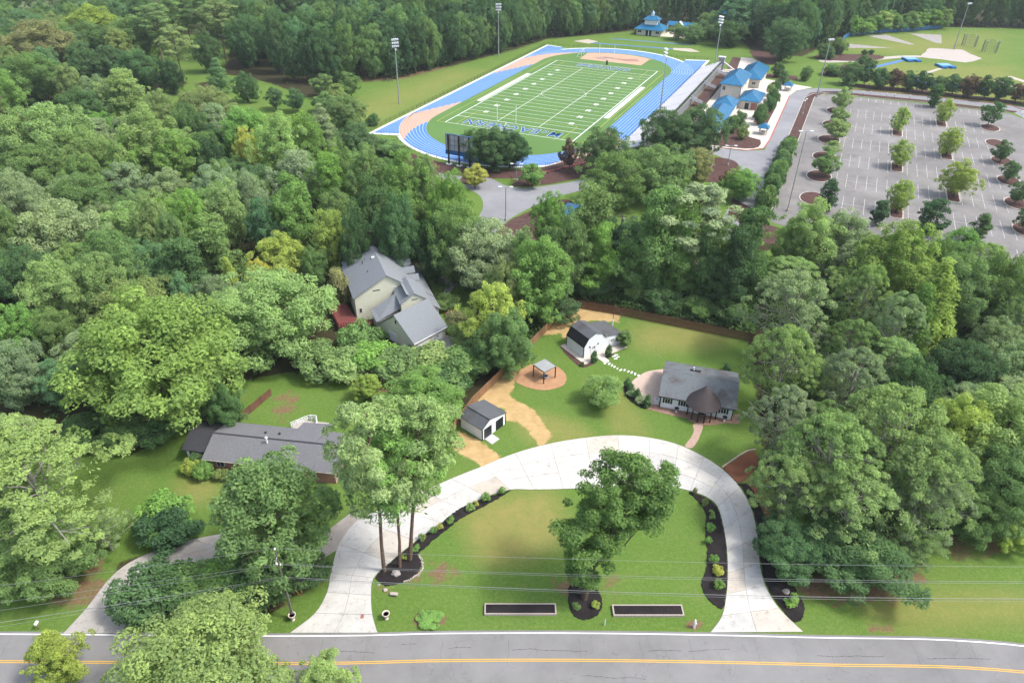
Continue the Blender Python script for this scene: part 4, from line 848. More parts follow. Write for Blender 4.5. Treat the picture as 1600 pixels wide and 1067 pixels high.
ep = block('entrance_pavilion', 'stadium pavilion with pale blue hip roof facing the road', -35, -28, 288, 301.5, 3.2, 5.4, 5.0, (), False); obj('doorway', MB().box(-.6, -6.78, 0, 1.5, .06, 2.3), MT['door_black'], ep); obj('brick_panel', MB().box(2.0, -6.78, 0, 2.2, .06, 2.6), MT['brick'], ep)
block('ticket_hall', 'small gabled blue roofed hall joined to the long stadium wing', -42.4, -35.6, 276.5, 287, 3.1, 5.6, 4.2)
lw = block('stadium_wing', 'long low stadium wing with light blue roof behind the dark oak', -42, -35.4, 243, 275.6, 3.2, 5.4, 4.0, [('y', 3.3, -3, 1.2, 1.4, 1.1, 1)])
obj('entry_canopy', hip(MB(), 3, 6.4, -1.2, 3.4, 2.9, 3.9, 1.6, 'x', .3), MT['blue_roof'], lw)
for k, (u, v, lb) in enumerate(((-21.8, 259.5, 'little ticket kiosk with blue pyramid roof near the access road'), (-21, 324, 'little ticket kiosk with blue pyramid roof at the road bend'))): block('ticket_kiosk', lb, u - 1.4, u + 1.4, v - 1.4, v + 1.4, 2.4, 3.9, 1.9, (), True, .5, 'kiosk')['group'] = 'ticket kiosks'
block('blue_shelter', 'blue roofed shelter half hidden by trees near the lamp post', -58.5, -51, 158, 166, 2.8, 4.2, 3.6, (), True, .6, 'shelter')
# field house far behind the track
fh = thing('field_house', 'far field house with two-tier blue pyramid roof and white cupola', 'building', S(-104.5, 416), SROT)
obj('wall', MB().box(0, 0, 0, 13.5, 11, 3.2), MT['block_wall'], fh); obj('roof', hip(MB(), -6.8, 6.8, -5.5, 5.5, 3.2, 6.2, 4.5, 'x', 1.4), MT['blue_roof'], fh)
obj('clerestory', MB().box(0, 0, 5.0, 7, 5, 2.6), MT['white_trim'], fh); obj('upper_roof', hip(MB(), -3.5, 3.5, -2.5, 2.5, 7.6, 9.6, 2.7, 'x', 1.0), MT['blue_roof'], fh)
cu_ = obj('cupola', MB().box(0, 0, 9.2, 1.3, 1.3, 1.6), MT['white_trim'], fh); obj('cupola_roof', MB().lathe([(1.1, 10.8), (.05, 11.9)], 0, 0, 4), MT['blue_roof'], cu_)
for x in (-5, 5): window(fh, x, -5.5, 1.2, 2.2, 1.4, -1, 'x')
obj('doorway', MB().box(0, -5.52, 0, 3.2, .06, 2.7), MT['door_black'], fh); obj('pillar', MB().box(.1, -5.6, 0, .5, .2, 3.1), MT['white_trim'], fh)
bw = thing('breezeway', 'blue roofed breezeway with white columns beside the far field house', 'walkway', S(-92, 431), SROT)
obj('roof', MB().slab([(-7, -3, 3.3), (9, -3, 3.3), (9, 0, 5.0), (-7, 0, 5.0)], .15).slab([(-7, 0, 5.0), (9, 0, 5.0), (9, 3, 3.3), (-7, 3, 3.3)], .15), MT['blue_roof'], bw)
obj('gable', MB().slab([(-2.8, -4.2, 3.4), (0, -4.2, 5.6), (0, 0, 5.6), (-2.8, 0, 3.4)], .15).slab([(0, -4.2, 5.6), (2.8, -4.2, 3.4), (2.8, 0, 3.4), (0, 0, 5.6)], .15), MT['alu'], bw)
for x in (-6.4, -2.4, 2.4, 5.6, 8.4): obj('column', MB().box(x, -2.8, 0, .55, .55, 3.3), MT['white_trim'], bw)
block('far_hall', 'far hall with long pale blue roof rising behind small trees', -82, -62, 434, 470, 4, 9, 9, ())

# --- bleachers
bl = thing('bleachers', 'long white aluminium bleachers along the right side of the track', 'bleachers', S(-61.6, 216), SROT)
LB = 129
for k in range(11):
    x = .2 + k * .78; z = .7 + k * .33
    obj('seat_plank', MB().box(x + .25, LB/2, z + .3, .44, LB, .07), MT['alu'], bl); obj('foot_plank', MB().box(x - .05, LB/2, z - .06, .36, LB, .06), MT['grey_metal'], bl)
obj('front_wall', MB().box(0, LB/2, 0, .15, LB, .9), MT['kerb'], bl); obj('rear_wall', MB().box(8.9, LB/2, 0, .2, LB, 3.4), MT['grey_metal'], bl)
for y in (1, 18, 36, 54, 72, 90, 108, LB - 1):
    st_ = MB()
    for k in range(11): st_.box(.3 + k*.78, y, .7 + k*.33, .78, 1.3, .2 + .04)
    obj('aisle_steps', st_, MT['grey_metal'], bl)
rb = MB()
for k in range(34): rb.tube((-.05, k * LB/33, .9), (-.05, k * LB/33, 1.75), .035, None, 4); rb.tube((9.0, k * LB/33, 3.4), (9.0, k * LB/33, 5.3), .035, None, 4)
for z in (1.3, 1.75): rb.tube((-.05, 0, z), (-.05, LB, z), .035, None, 4)
for z in (4.2, 4.7, 5.3): rb.tube((9.0, 0, z), (9.0, LB, z), .035, None, 4)
obj('guard_rail', rb, MT['black_metal'], bl)
fr = MB()
for k in range(26): y = 2 + k * 5; fr.slab([(.2, y, .5), (8.8, y, 4.1), (8.8, y + .2, 4.1), (.2, y + .2, .5)], .2); fr.tube((4.6, y, 0), (4.6, y, 2.2), .08, None, 5); fr.tube((8.3, y, 0), (8.3, y, 3.9), .08, None, 5)
obj('frame', fr, MT['grey_metal'], bl)
for k, (v0, v1) in enumerate(((232, 345),)):
    t = struct('planter_pit', MB().prism([tuple(p) for p in SP([(-52.4, v0), (-48.4, v0), (-48.4, v1), (-52.4, v1)])], -.05, .09), MT['brown_mulch'])
for k, v in enumerate((334, 309.5, 284)):
    t = thing('bleacher_ramp', ('white ramp bridging to the bleachers at their far end', 'white ramp bridging to the bleachers beside the tall building', 'white ramp bridging to the bleachers near the oak')[k], 'ramp', S(-50.2, v), SROT, 'ramps to the bleachers')
    obj('deck', MB().slab([(-2.6, -1.1, 2.9), (-2.6, 1.1, 2.9), (2.4, 1.1, 1.2), (2.4, -1.1, 1.2)], .25), MT['alu'], t); obj('railing', MB().slab([(-2.6, -1.15, 3.9), (-2.6, -1.05, 3.9), (2.4, -1.05, 2.2), (2.4, -1.15, 2.2)], .9), MT['white_trim'], t); obj('leg', MB().box(1.6, 0, 0, .25, 1.8, 1.3), MT['kerb'], t)
obj_rw = thing('retaining_wall', 'dark retaining wall running behind the bleachers', 'wall', S(-47.6, 296), SROT); obj('wall', MB().box(0, 0, 0, .35, 78, 1.7), MT['fence_post'], obj_rw)
el = thing('camera_tower', 'grey lift tower at the far end of the bleachers', 'tower', S(-53.5, 349), SROT)
obj('shaft', MB().box(0, 0, 0, 2.6, 2.4, 5.2), MT['grey_metal'], el); obj('cap', MB().box(0, 0, 5.2, 3.1, 2.9, .4), MT['alu'], el); obj('stair', MB().slab([(1.2, -1.2, 3.6), (1.2, .2, 3.6), (7.2, .2, .2), (7.2, -1.2, .2)], .4), MT['alu'], el)
# ------------------------------------------------------------------ timber fences: posts and picket panels
def plank_fence(name, label, pts, h=1.85, mat='fence', plen=2.44, post='fence'):
    root = thing(name, label, 'fence', tuple(pts[0])); rnd = random.Random(len(label))
    panel = MB(); n = 17
    for k in range(n): panel.box(.07 + (k + .5) * (plen - .14) / n, rnd.uniform(-.006, .006), .04, (plen - .14) / n - .012, .022, h + rnd.uniform(-.03, .03))
    for z in (.3, h * .55, h - .25): panel.box(plen/2, .05, z, plen, .045, .09)
    pm = panel.mesh('panel'); pm.materials.append(MT[mat]); po = MB().box(0, .05, 0, .11, .11, h + .12).mesh('post'); po.materials.append(MT[post])
    base = Vector(pts[0])
    for a, b in zip(pts[:-1], pts[1:]):
        a, b = Vector(a), Vector(b); L = (b - a).length; m = max(1, round(L / plen)); ang = math.atan2(b.y - a.y, b.x - a.x)
        for k in range(m):
            q = a.lerp(b, k / m) - base
            for nm, me in (('panel', pm), ('post', po)):
                o = link(bpy.data.objects.new(nm, me), root); o.location = q; o.rotation_euler = (0, 0, ang)
                if nm == 'panel': o.scale = (L / m / plen, 1, 1)
    return root
plank_fence('privacy_fence', 'brown plank fence along the back of the cottage lawn', [G(894, 480), G(960, 491), G(1040, 507), G(1110, 521), G(1185, 536)])
plank_fence('privacy_fence', 'brown plank fence running from the barn corner to the shed', [G(690, 700), G(738, 634), G(790, 583), G(823, 549), G(860, 512), G(893, 480)], 1.85, 'fence_pale')
plank_fence('low_plank_fence', 'reddish fence with dark posts behind the ranch house', [G(362, 668), G(392, 645), G(425, 617)], 1.5, 'fence', 2.6, 'fence_post')
# ------------------------------------------------------------------ wire fences of the sports ground
def wire_fence(name, label, pts, h=1.25, step=3., mat='black_metal'):
    root = thing(name, label, 'fence', tuple(pts[0])); base = Vector(pts[0])
    po = MB().tube((0, 0, 0), (0, 0, h + .06), .05, None, 5).mesh('post'); po.materials.append(MT[mat]); rail = MB()
    for a, b in zip(pts[:-1], pts[1:]):
        a, b = Vector(a) - base, Vector(b) - base; m = max(1, round((b - a).length / step))
        for k in range(m):
            o = link(bpy.data.objects.new('post', po), root); o.location = a.lerp(b, k / m)
        for z in (h, h * .5): rail.tube((a.x, a.y, z), (b.x, b.y, z), .028, None, 4)
        n = int((b - a).length / .6)
        for k in range(n): q = a.lerp(b, k / n); rail.box(q.x, q.y, .05, .02, .02, h - .05)
    obj('rail', rail, MT[mat], root); return root
wire_fence('track_fence', 'black wire fence along the grassy left side of the track', SP([(-145.6, 200), (-145.6, 363)]))
wire_fence('track_fence', 'black wire fence round the near bend of the track', SP([(-145.6, 199), (-133.5, 201)] + arc(RO + 1.8, 228, 318, V0, 14)), 1.2)
wire_fence('track_fence', 'black wire fence behind the far bend of the track', SP([(-145, 364), (-136, 362.5), (-126, 366)] + arc(RO + 2.2, 112, 52, V1, 12) + [(-72, 364), (-60, 367)]), 1.2)
wire_fence('bed_fence', 'black wire fence along the red kerb below the small tree', SP([(-82, 181), (-76, 188), (-69, 201), (-61, 218)]), 1.3)
wire_fence('plaza_fence', 'black wire fence across the far end of the plaza', SP([(-34, 352), (-22, 354)]), 1.4)
bf = thing('banner_fence', 'long blue banner fence curving behind the throwing field', 'fence', S(-5, 428)); P = smoothpts(SP([(-5, 428), (-6.6, 442), (-5.5, 453), (-1.8, 464.5), (11.4, 479.5), (27, 493), (43.8, 511)]), 4, False)
for a, b in zip(P[:-1], P[1:]):
    d = b - a; c = (a + b)/2; m = MB().box(c.x, c.y, .2, d.length * .985, .08, 2.2, math.atan2(d.y, d.x)); obj('banner', m, MT['banner'], bf, True)
    obj('post', MB().tube((a.x, a.y, 0), (a.x, a.y, 2.6), .06, None, 5), MT['grey_metal'], bf, True)
# ------------------------------------------------------------------ floodlight masts
def mast(label, p, h, n, aim, group):
    t = thing('floodlight_mast', label, 'floodlight', (p[0], p[1], 0), aim, group)
    obj('pole', MB().tube((0, 0, 0), (0, 0, 3.4), .33, .3, 10).tube((0, 0, 3.4), (0, 0, h), .26, .13, 10), MT['grey_metal'], t)
    for k in range(n):
        z = h - .3 - k * 1.15; a = obj('crossarm', MB().box(0, .1, z, 2.6 if k < 3 else 1.2, .12, .12), MT['grey_metal'], t)
        for x in ((-1.05, -.35, .35, 1.05) if k < 3 else (0,)):
            obj('floodlight', MB().tube((x, .12, z + .1), (x, .75, z - .22), .16, .36, 10), MT['lamp'], a)
    return t
gl_ = 'tall floodlight masts of the sports ground'
aimfield = SROT
mast('floodlight mast on the grass bank left of the track', (-44.45, 277.46), 23.8, 4, math.pi + rad(30), gl_); mast('floodlight mast at the wood edge near the far bend', (-8.1, 362.8), 23.4, 4, math.pi + rad(0), gl_)
mast('floodlight mast beside the far end of the bleachers', (90.3, 336.3), 23.3, 4, rad(120), gl_); mast('floodlight mast standing in front of the bleachers', S(-60.6, 268)[:2], 23, 3, rad(100), gl_)
mast('floodlight mast on the pale throwing pad', (226.7, 389.6), 22.2, 1, rad(200), gl_); mast('floodlight mast in the mulch at the far road bend', (122.4, 294.4), 22.3, 1, rad(200), gl_)
def lot_lamp(label, p, h, group, tilt=0):
    t = thing('lamp_post', label, 'street lamp', (p[0], p[1], 0), tilt, group)
    obj('base', MB().tube((0, 0, 0), (0, 0, .7), .3, .3, 10), MT['kerb'], t); obj('pole', MB().tube((0, 0, .7), (0, 0, h), .14, .09, 8), MT['grey_metal'], t)
    for sgn in (-1, 1): a = obj('arm', MB().tube((0, 0, h - .1), (sgn * 1.1, 0, h), .05, None, 6), MT['grey_metal'], t); obj('lamp_head', MB().box(sgn * 1.4, 0, h - .12, .9, .5, .22), MT['lamp'], a)
lot_lamp('tall grey lamp post at the near corner of the parking lot', (73.8, 178.6), 21.6, 'lamp posts')
lot_lamp('brown lamp post in the mulch by the gate road', (-2.0, 170.3), 9.2, 'lamp posts')
lot_lamp('short lamp post beside the green utility box', S(-27, 222)[:2], 6.2, 'lamp posts')
lot_lamp('short lamp post on the verge by the parking lot', S(-11.7, 290)[:2], 5.5, 'lamp posts', 1.); lot_lamp('thin lamp post near the pair of round dark trees', G(807, 283)[:2], 5.2, 'lamp posts')
ub = thing('utility_box', 'green utility box with white top in the mulch island', 'utility box', S(-32.5, 219.5), SROT); obj('cabinet', MB().box(0, 0, .1, 2.2, 2.0, 1.7), MT['utility'], ub); obj('lid', MB().box(0, .9, 1.8, 2.3, .5, .12), MT['alu'], ub); obj('pad', MB().box(0, 0, 0, 2.6, 2.4, .12), MT['kerb'], ub)
# scoreboard seen from behind
sb = thing('scoreboard', 'blue scoreboard on black posts by the near bend, seen from behind', 'scoreboard', S(-101.6, 185.2), SROT)
for x in (-3.6, 0, 3.6): p_ = obj('post', MB().box(x, 0, 0, .4, .4, 9.2), MT['black_metal'], sb); obj('footing', MB().lathe([(1.0, 0), (1.0, .12)], x, 0, 14), MT['white_stone'], sb)
obj('panel', MB().box(0, .45, 3.0, 9.4, .3, 6.3), MT['banner'], sb)
for r_ in range(3):
    for k in range(6): obj('backing_sheet', MB().box(-3.85 + k*1.54, .27, 4.45 + r_*1.55, 1.36, .06, 1.36), MT['alu'], sb)
for z in (4.35, 5.92, 7.47, 9.1): obj('crossbar', MB().box(0, .16, z, 9.5, .12, .12), MT['grey_metal'], sb)
obj('lower_board', MB().box(0, .3, 3.0, 9.5, .42, 1.2), MT['mat_blue'], sb)
# goal posts
for k, (u, v, lb, rz) in enumerate(((-103, 221.0, 'white goal post with green pad at the near end zone', 0), (-103, 333.6, 'white goal post with green pad at the far end zone', math.pi))):
    t = thing('goal_post', lb, 'goal post', S(u, v), SROT + rz, 'football goal posts')
    obj('base_pad', MB().box(0, 0, 0, .7, .7, 2.0), MT['green_dark'], t); obj('gooseneck', MB().path([(0, 0, 2), (0, .5, 2.7), (0, 1.5, 3.05)], [.09, .09, .09]), MT['white_trim'], t)
    obj('crossbar', MB().tube((-3.55, 1.5, 3.05), (3.55, 1.5, 3.05), .11), MT['white_trim'], t)
    for x in (-3.55, 3.55): obj('upright', MB().tube((x, 1.5, 3.05), (x, 1.5, 9.2), .1, .08), MT['white_trim'], t)
def soccer_goal(label, p, rz):
    t = thing('soccer_goal', label, 'goal', p, rz, 'soccer goals'); m = MB()
    for x in (-3.66, 3.66): m.tube((x, 0, 0), (x, 0, 2.44), .07); m.tube((x, 0, 2.44), (x, 1., 2.44), .05); m.tube((x, 1., 2.44), (x, 2.2, 0), .05); m.tube((x, 0, .05), (x, 2.2, .05), .05)
    m.tube((-3.66, 0, 2.44), (3.66, 0, 2.44), .07); m.tube((-3.66, 2.2, .05), (3.66, 2.2, .05), .05); obj('frame', m, MT['white_trim'], t); nt = MB()
    for k in range(22): x = -3.66 + 7.32*k/21; nt.tube((x, 1, 2.4), (x, 2.2, .05), .018, None, 3)
    for k in range(8): f = k/7; nt.tube((-3.66, 1 + 1.2*f, 2.42*(1 - f) + .05), (3.66, 1 + 1.2*f, 2.42*(1 - f) + .05), .018, None, 3)
    obj('net', nt, MT['white_line'], t)
soccer_goal('white soccer goal behind the near end zone', S(-103, 218.4), SROT + math.pi); soccer_goal('white soccer goal parked at the far end of the turf', S(-120, 347.5), SROT + rad(100))
# throwing cages, mats, bench
for k, (u, v, lb) in enumerate(((54.5, 461, 'wire throwing cage nearer the lamp mast'), (63, 449, 'wire throwing cage farther right in the throwing field'))):
    t = thing('throwing_cage', lb, 'cage', S(u, v), SROT, 'throwing cages'); n_ = MB()
    pts = [(3.6*math.cos(rad(a)), 3.6*math.sin(rad(a))) for a in range(-60, 241, 50)]
    for x, y in pts: obj('pole', MB().path([(x, y, 0), (x, y, 5.6), (x*.85, y*.85, 6.4)], [.07, .07, .06], 5), MT['alu'], t)
    for a, b in zip(pts[:-1], pts[1:]):
        for i in range(12): f = i/12; n_.tube((a[0] + (b[0]-a[0])*f, a[1] + (b[1]-a[1])*f, .1), (a[0] + (b[0]-a[0])*f, a[1] + (b[1]-a[1])*f, 5.4), .02, None, 3)
        for z in (1.2, 2.6, 4., 5.4): n_.tube((*a, z), (*b, z), .025, None, 3)
    obj('net', n_, MT['utility'], t)
for k, (u, v, lb) in enumerate(((26.5, 410.5, 'blue pole vault landing mat beside the field path'), (41, 403, 'blue pole vault landing mat below the pale pad'))):
    t = thing('landing_mat', lb, 'mat', S(u, v), SROT + rad(25), 'pole vault mats')
    obj('cushion', MB().box(0, 0, 0, 6.6, 6, .85), MT['mat_blue'], t); obj('top_pad', MB().box(-.2, .3, .855, 5.4, 4.6, .12), simple('mat_top%d' % k, (.16, .36, .58), .6, .15), t)
    for s_ in (-1, 1): obj('front_wedge', MB().box(s_*2.1, -3.6, 0, 2.3, 1.3, .8), MT['mat_blue'], t)
bm_ = thing('stacked_mats', 'flat blue mats lying behind the dark tree row', 'mat', S(43, 362), SROT); obj('cover', MB().box(0, 0, .02, 26, 5, .5), MT['track'], bm_); obj('fold', MB().box(-14.5, 1.5, .02, 3, 3, .9), MT['mat_blue'], bm_)
# ------------------------------------------------------------------ power line along the road
up = thing('utility_pole', 'wooden utility pole by the left driveway mouth carrying wires', 'utility pole', (-26.33, 52.87, 0))
obj('pole', MB().tube((0, 0, 0), (0, 0, 12.5), .15, .10, 10), MT['pole'], up)
for k, (y, z) in enumerate(((0, 12.55), (-.45, 10.6), (.3, 9.5), (0, 7.6))): obj('insulator', MB().lathe([(.05, z - .1), (.11, z), (.05, z + .1), (.09, z + .16)], 0, y, 8), MT['lamp'], up)
obj('bracket', MB().path([(0, 0, 11.4), (-.1, -.5, 10.7), (0, -.5, 10.5)], [.04, .04, .04], 5), MT['alu'], up); obj('pipe', MB().tube((.16, -.05, 0), (.14, -.05, 7.2), .04, None, 5), MT['grey_metal'], up)
obj('splice_box', MB().tube((1.5, 0, 7.2), (2.4, 0, 7.15), .14, None, 8), MT['black_metal'], up)
def wire(label, anchors, r=.018):
    """anchors: world points; parabolic sag between supports"""
    m = MB(); pts = []
    for a, b, sag in anchors:
        a, b = Vector(a), Vector(b)
        for i in range(25):
            t = i / 24; p = a.lerp(b, t); p.z -= 4 * sag * t * (1 - t); pts.append(p)
    for a, b in zip(pts[:-1], pts[1:]): m.tube(a, b, r, None, 4, False)
    o = obj('power_line', m, MT['wire']); tag(o, label, 'wire', 'overhead wires along the road')
PX_, PY_ = -26.33, 52.87
for k, (dz, dy, zr_, ym, lb, sg) in enumerate(((12.68, 0, 12.6, 52.0, 'topmost overhead wire along the road', 1.1), (10.6, -.45, 10.5, 51.7, 'second overhead wire from the top along the road', 1.15), (9.5, .3, 9.3, 52.5, 'third overhead wire from the top along the road', 1.35), (7.65, .05, 6.9, 52.2, 'thick lower overhead cable along the road', 1.6), (7.35, .1, 6.55, 52.1, 'lowest thin overhead cable along the road', 1.65))):
    lz = (12.6, 10.6, 9.4, 7.7, 7.3)[k]; lp = G(-300, (950, 977, 997, 1015, 1024)[k], lz)
    wire(lb, [(lp, (PX_, PY_ + dy, dz), .35), ((PX_, PY_ + dy, dz), (86, ym, zr_), sg)], .014 if k != 3 else .026)
gw_ = MB()
for a, b in (((0, 0, 10.4), (-7.6, -1.4, .0)), ((0, 0, 9.3), (-6.2, -2.0, .0))): gw_.tube(a, b, .016, None, 4)
obj('guy_wire', gw_, MT['wire'], up)
for k, p in enumerate(((472, 925), (467, 929))): a = G(*p); b = G(p[0] - 9, p[1] - 10, 1.6) if False else a + Vector((-.9, .9, 1.3)); t = obj('guy_marker', MB().tube(a - up.location, b - up.location, .05, None, 6), MT['yellow_line'], up)
u2 = thing('utility_pole', 'utility pole with wires between the vine covered trees', 'utility pole', (24.92, 150.55, 0)); obj('pole', MB().tube((0, 0, 0), (0, 0, 10.8), .17, .12, 8), MT['pole'], u2); obj('crossarm', MB().box(0, 0, 10.1, 2.4, .12, .14), MT['pole'], u2); obj('transformer', MB().tube((.35, 0, 8.8), (.35, 0, 9.7), .24, None, 10), MT['grey_metal'], u2)
for k, (z, lb) in enumerate(((10.3, 'upper wire left of the pole between vine covered trees'), (9.2, 'middle wire through the pole between vine covered trees'), (7., 'lower wire through the pole between vine covered trees'))): wire(lb, [((-20, 148, z), (24.9, 150.55, z), .5), ((24.9, 150.55, z), (70, 147, z), .6)], .03)
ms = thing('service_mast', 'thin rust and white mast beside the barn wing', 'mast', (20.14, 120.04, 0)); obj('lower_sleeve', MB().tube((0, 0, 0), (0, 0, 1.5), .14, None, 8), MT['white_trim'], ms); obj('upper_pole', MB().tube((0, 0, 1.5), (0, 0, 4.9), .06, .05, 6), simple('rust', (.2, .07, .045)), ms)
wire('thin service wire from the mast down toward the cottage lawn', [((20.14, 120.04, 4.9), (27, 104.5, 3.0), .3)], .012)
# ------------------------------------------------------------------ garden pieces
for k, (p, lb) in enumerate((((604, 966), 'stone garden urn right of the left driveway mouth'), ((458, 968), 'stone garden urn at the foot of the utility pole'))):
    t = thing('garden_urn', lb, 'urn', G(*p), 0, 'stone urns at the drive'); obj('urn', MB().lathe([(.24, 0), (.26, .1), (.13, .22), (.12, .34), (.27, .5), (.36, .78), (.46, .98), (.48, 1.05), (.38, 1.05), (.34, .9)], 0, 0, 18), MT['terracotta'], t, smooth=True); obj('soil', MB().lathe([(.34, .86), (.34, .9)], 0, 0, 14), MT['soil'], t)
for k, (x0, x1, lb) in enumerate(((757, 869, 'long raised planter bed left of the front lawn oak'), (957, 1067, 'long raised planter bed right of the front lawn oak'))):
    a, b = G(x0, 953 + (2 if k else 0)), G(x1, 953 + (2 if k else 0)); c = (a + b)/2; L = (b - a).length; rz = math.atan2(b.y - a.y, b.x - a.x); t = thing('raised_planter', lb, 'planter', c, rz, 'raised planters on the front lawn')
    obj('soil', MB().box(0, 0, 0, L - .2, 1.25, .3), MT['black_mulch'], t)
    nb = int(L / .42); bk = MB().box(0, 0, 0, .4, .17, .34).mesh('edging_block'); bk.materials.append(MT['stone'])
    for i in range(nb):
        for y in (-.7, .7): o = link(bpy.data.objects.new('edging_block', bk), t); o.location = (-L/2 + (i + .5) * L / nb, y, 0)
    for i in range(3):
        for x in (-L/2 + .08, L/2 - .08): o = link(bpy.data.objects.new('edging_block', bk), t); o.location = (x, -.41 + i*.41, 0); o.rotation_euler = (0, 0, math.pi/2)
def rock(label, p, r, mat='rock', sq=(1, .8, .6), group='garden rocks'):
    bm = bmesh.new(); bmesh.ops.create_icosphere(bm, subdivisions=2, radius=r); rr = random.Random(int(p[0]*10))
    for v in bm.verts: v.co *= rr.uniform(.82, 1.12); v.co.x *= sq[0]; v.co.y *= sq[1]; v.co.z *= sq[2]
    me = bpy.data.meshes.new('garden_rock'); bm.to_mesh(me); bm.free(); o = obj('garden_rock', me, MT[mat]); o.location = (p[0], p[1], r * sq[2] * .5); tag(o, label, 'rock', group)
rock('grey boulder between the pine trunks', G(619, 897), .62); rock('pale stone at the tip of the left bed', G(602, 922), .34, 'stone'); rock('small pale stone left of the bed tip', G(592, 914), .2, 'stone'); rock('dark boulder in the right outer bed', G(1228, 925), .5)
bb = thing('stone_bench', 'low pale stone slab bench on the bare patch', 'bench', G(616, 930), rad(-8)); obj('slab', MB().box(0, 0, .3, 1.0, .42, .12), MT['stone'], bb); obj('support', MB().box(-.32, 0, 0, .18, .34, .3), MT['rock'], bb); obj('support', MB().box(.32, 0, 0, .18, .34, .3), MT['rock'], bb)
er = struct('rock_edging', MB(), MT['stone']) if False else thing('rock_edging', 'row of small pale stones edging the pine bed', 'edging', G(650, 890)); rr_ = random.Random(8); ep_ = gpoly([(632, 910), (645, 903), (655, 897), (660, 888), (660, 878), (655, 868)], 5, False)
for p in ep_: q = p - er.location; obj('stone', MB().box(q.x + rr_.uniform(-.08, .08), q.y + rr_.uniform(-.08, .08), 0, rr_.uniform(.15, .32), rr_.uniform(.15, .25), .16, rr_.uniform(0, 3)), MT['stone'], er)
def heron(label, p):
    """white garden figure: a slender bird statue on a plinth"""
    t = thing('garden_statue', label, 'statue', p, rad(30)); obj('plinth', MB().lathe([(.22, 0), (.22, .12), (.14, .16)], 0, 0, 12), MT['rock'], t)
    obj('figure', MB().path([(0, 0, .15), (.02, 0, .45), (.06, 0, .8), (.0, 0, 1.1), (-.05, 0, 1.35), (.02, 0, 1.5)], [.1, .15, .22, .17, .08, .11], 10), MT['white_stone'], t, smooth=True)
heron('white garden statue right of the right planter bed', G(1084, 980)); 
mb_ = thing('marker_post', 'thin white marker post near the road by the oak ring', 'post', G(945, 976)); obj('post', MB().box(0, 0, 0, .1, .1, 1.1), MT['white_trim'], mb_); obj('cap', MB().box(0, 0, 1.1, .13, .13, .05), MT['grey_metal'], mb_)
mx = thing('mailbox', 'white mailbox by the left driveway near the road', 'mailbox', G(62, 982)); obj('post', MB().box(0, 0, 0, .1, .1, 1.0), MT['wood'], mx); obj('box', MB().box(0, 0, 1.0, .24, .55, .28), MT['white_trim'], mx)
ms2 = thing('garden_statue', 'small pale figure at the end of the patio bed', 'statue', G(1008, 636)); obj('figure', MB().lathe([(.2, 0), (.2, .1), (.12, .2), (.16, .5), (.08, .7), (.12, .85), (.03, 1.0)], 0, 0, 10), MT['white_stone'], ms2)
dc = struct('drain_cover', MB().box(G(566, 963).x, G(566, 963).y, .06, .4, .55, .022), MT['brick'])
for k, p in enumerate(((1310, 130), (1326, 146), (1348, 149), (1359, 148), (1385, 151), (1397, 152), (1421, 154), (1449, 156), (1469, 159), (1487, 160))):
    q = G(*p); t = thing('path_light', 'small white path light along the red kerb, %s from the left' % ('first second third fourth fifth sixth seventh eighth ninth tenth'.split()[k]), 'lamp', q, 0, 'path lights along the far kerb'); obj('stake', MB().tube((0, 0, 0), (0, 0, 1.0), .05, None, 5), MT['black_metal'], t); obj('lamp_head', MB().lathe([(.1, 1.0), (.22, 1.1), (.22, 1.3), (.05, 1.42)], 0, 0, 8), MT['lamp'], t)
sg = thing('road_sign', 'white sign on a post at the lot corner on the far right', 'sign', G(1594, 185)); obj('post', MB().tube((0, 0, 0), (0, 0, 2.6), .05, None, 5), MT['grey_metal'], sg); obj('panel', MB().box(0, -.06, 1.8, .9, .05, 1.1), MT['white_trim'], sg)
# ------------------------------------------------------------------ vegetation
def quad_mesh(name, C, N, size, aspect, tone, rng, mat, droop=None):
    """leaf sprays: one small quad each, centre C, normal N"""
    n = len(C); a = rng.normal(size=(n, 3))
    if droop is not None: a = a * .35 + np.array([0, 0, -1.]) * droop
    t = a - (a * N).sum(1, keepdims=True) * N; t /= np.linalg.norm(t, axis=1, keepdims=True) + 1e-9
    b = np.cross(N, t); L = size[:, None] * .5; Wd = L * aspect
    k1 = rng.uniform(.35, 1., (n, 1)); k2 = rng.uniform(.35, 1., (n, 1))
    V = np.stack([C - t*L - b*Wd*.25, C - t*L*.1 + b*Wd*k1*1.15, C + t*L + b*Wd*.2, C - t*L*.05 - b*Wd*k2*1.15], 1).reshape(-1, 3)
    me = bpy.data.meshes.new(name); me.vertices.add(len(V)); me.vertices.foreach_set('co', V.ravel().astype(np.float32))
    me.loops.add(4*n); me.loops.foreach_set('vertex_index', np.arange(4*n, dtype=np.int32)); me.polygons.add(n); me.polygons.foreach_set('loop_start', np.arange(n, dtype=np.int32)*4)
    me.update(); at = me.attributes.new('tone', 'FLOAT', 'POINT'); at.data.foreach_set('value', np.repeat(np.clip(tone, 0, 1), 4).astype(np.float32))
    me.materials.append(mat); return me
def unit(v): return v / (np.linalg.norm(v, axis=1, keepdims=True) + 1e-9)
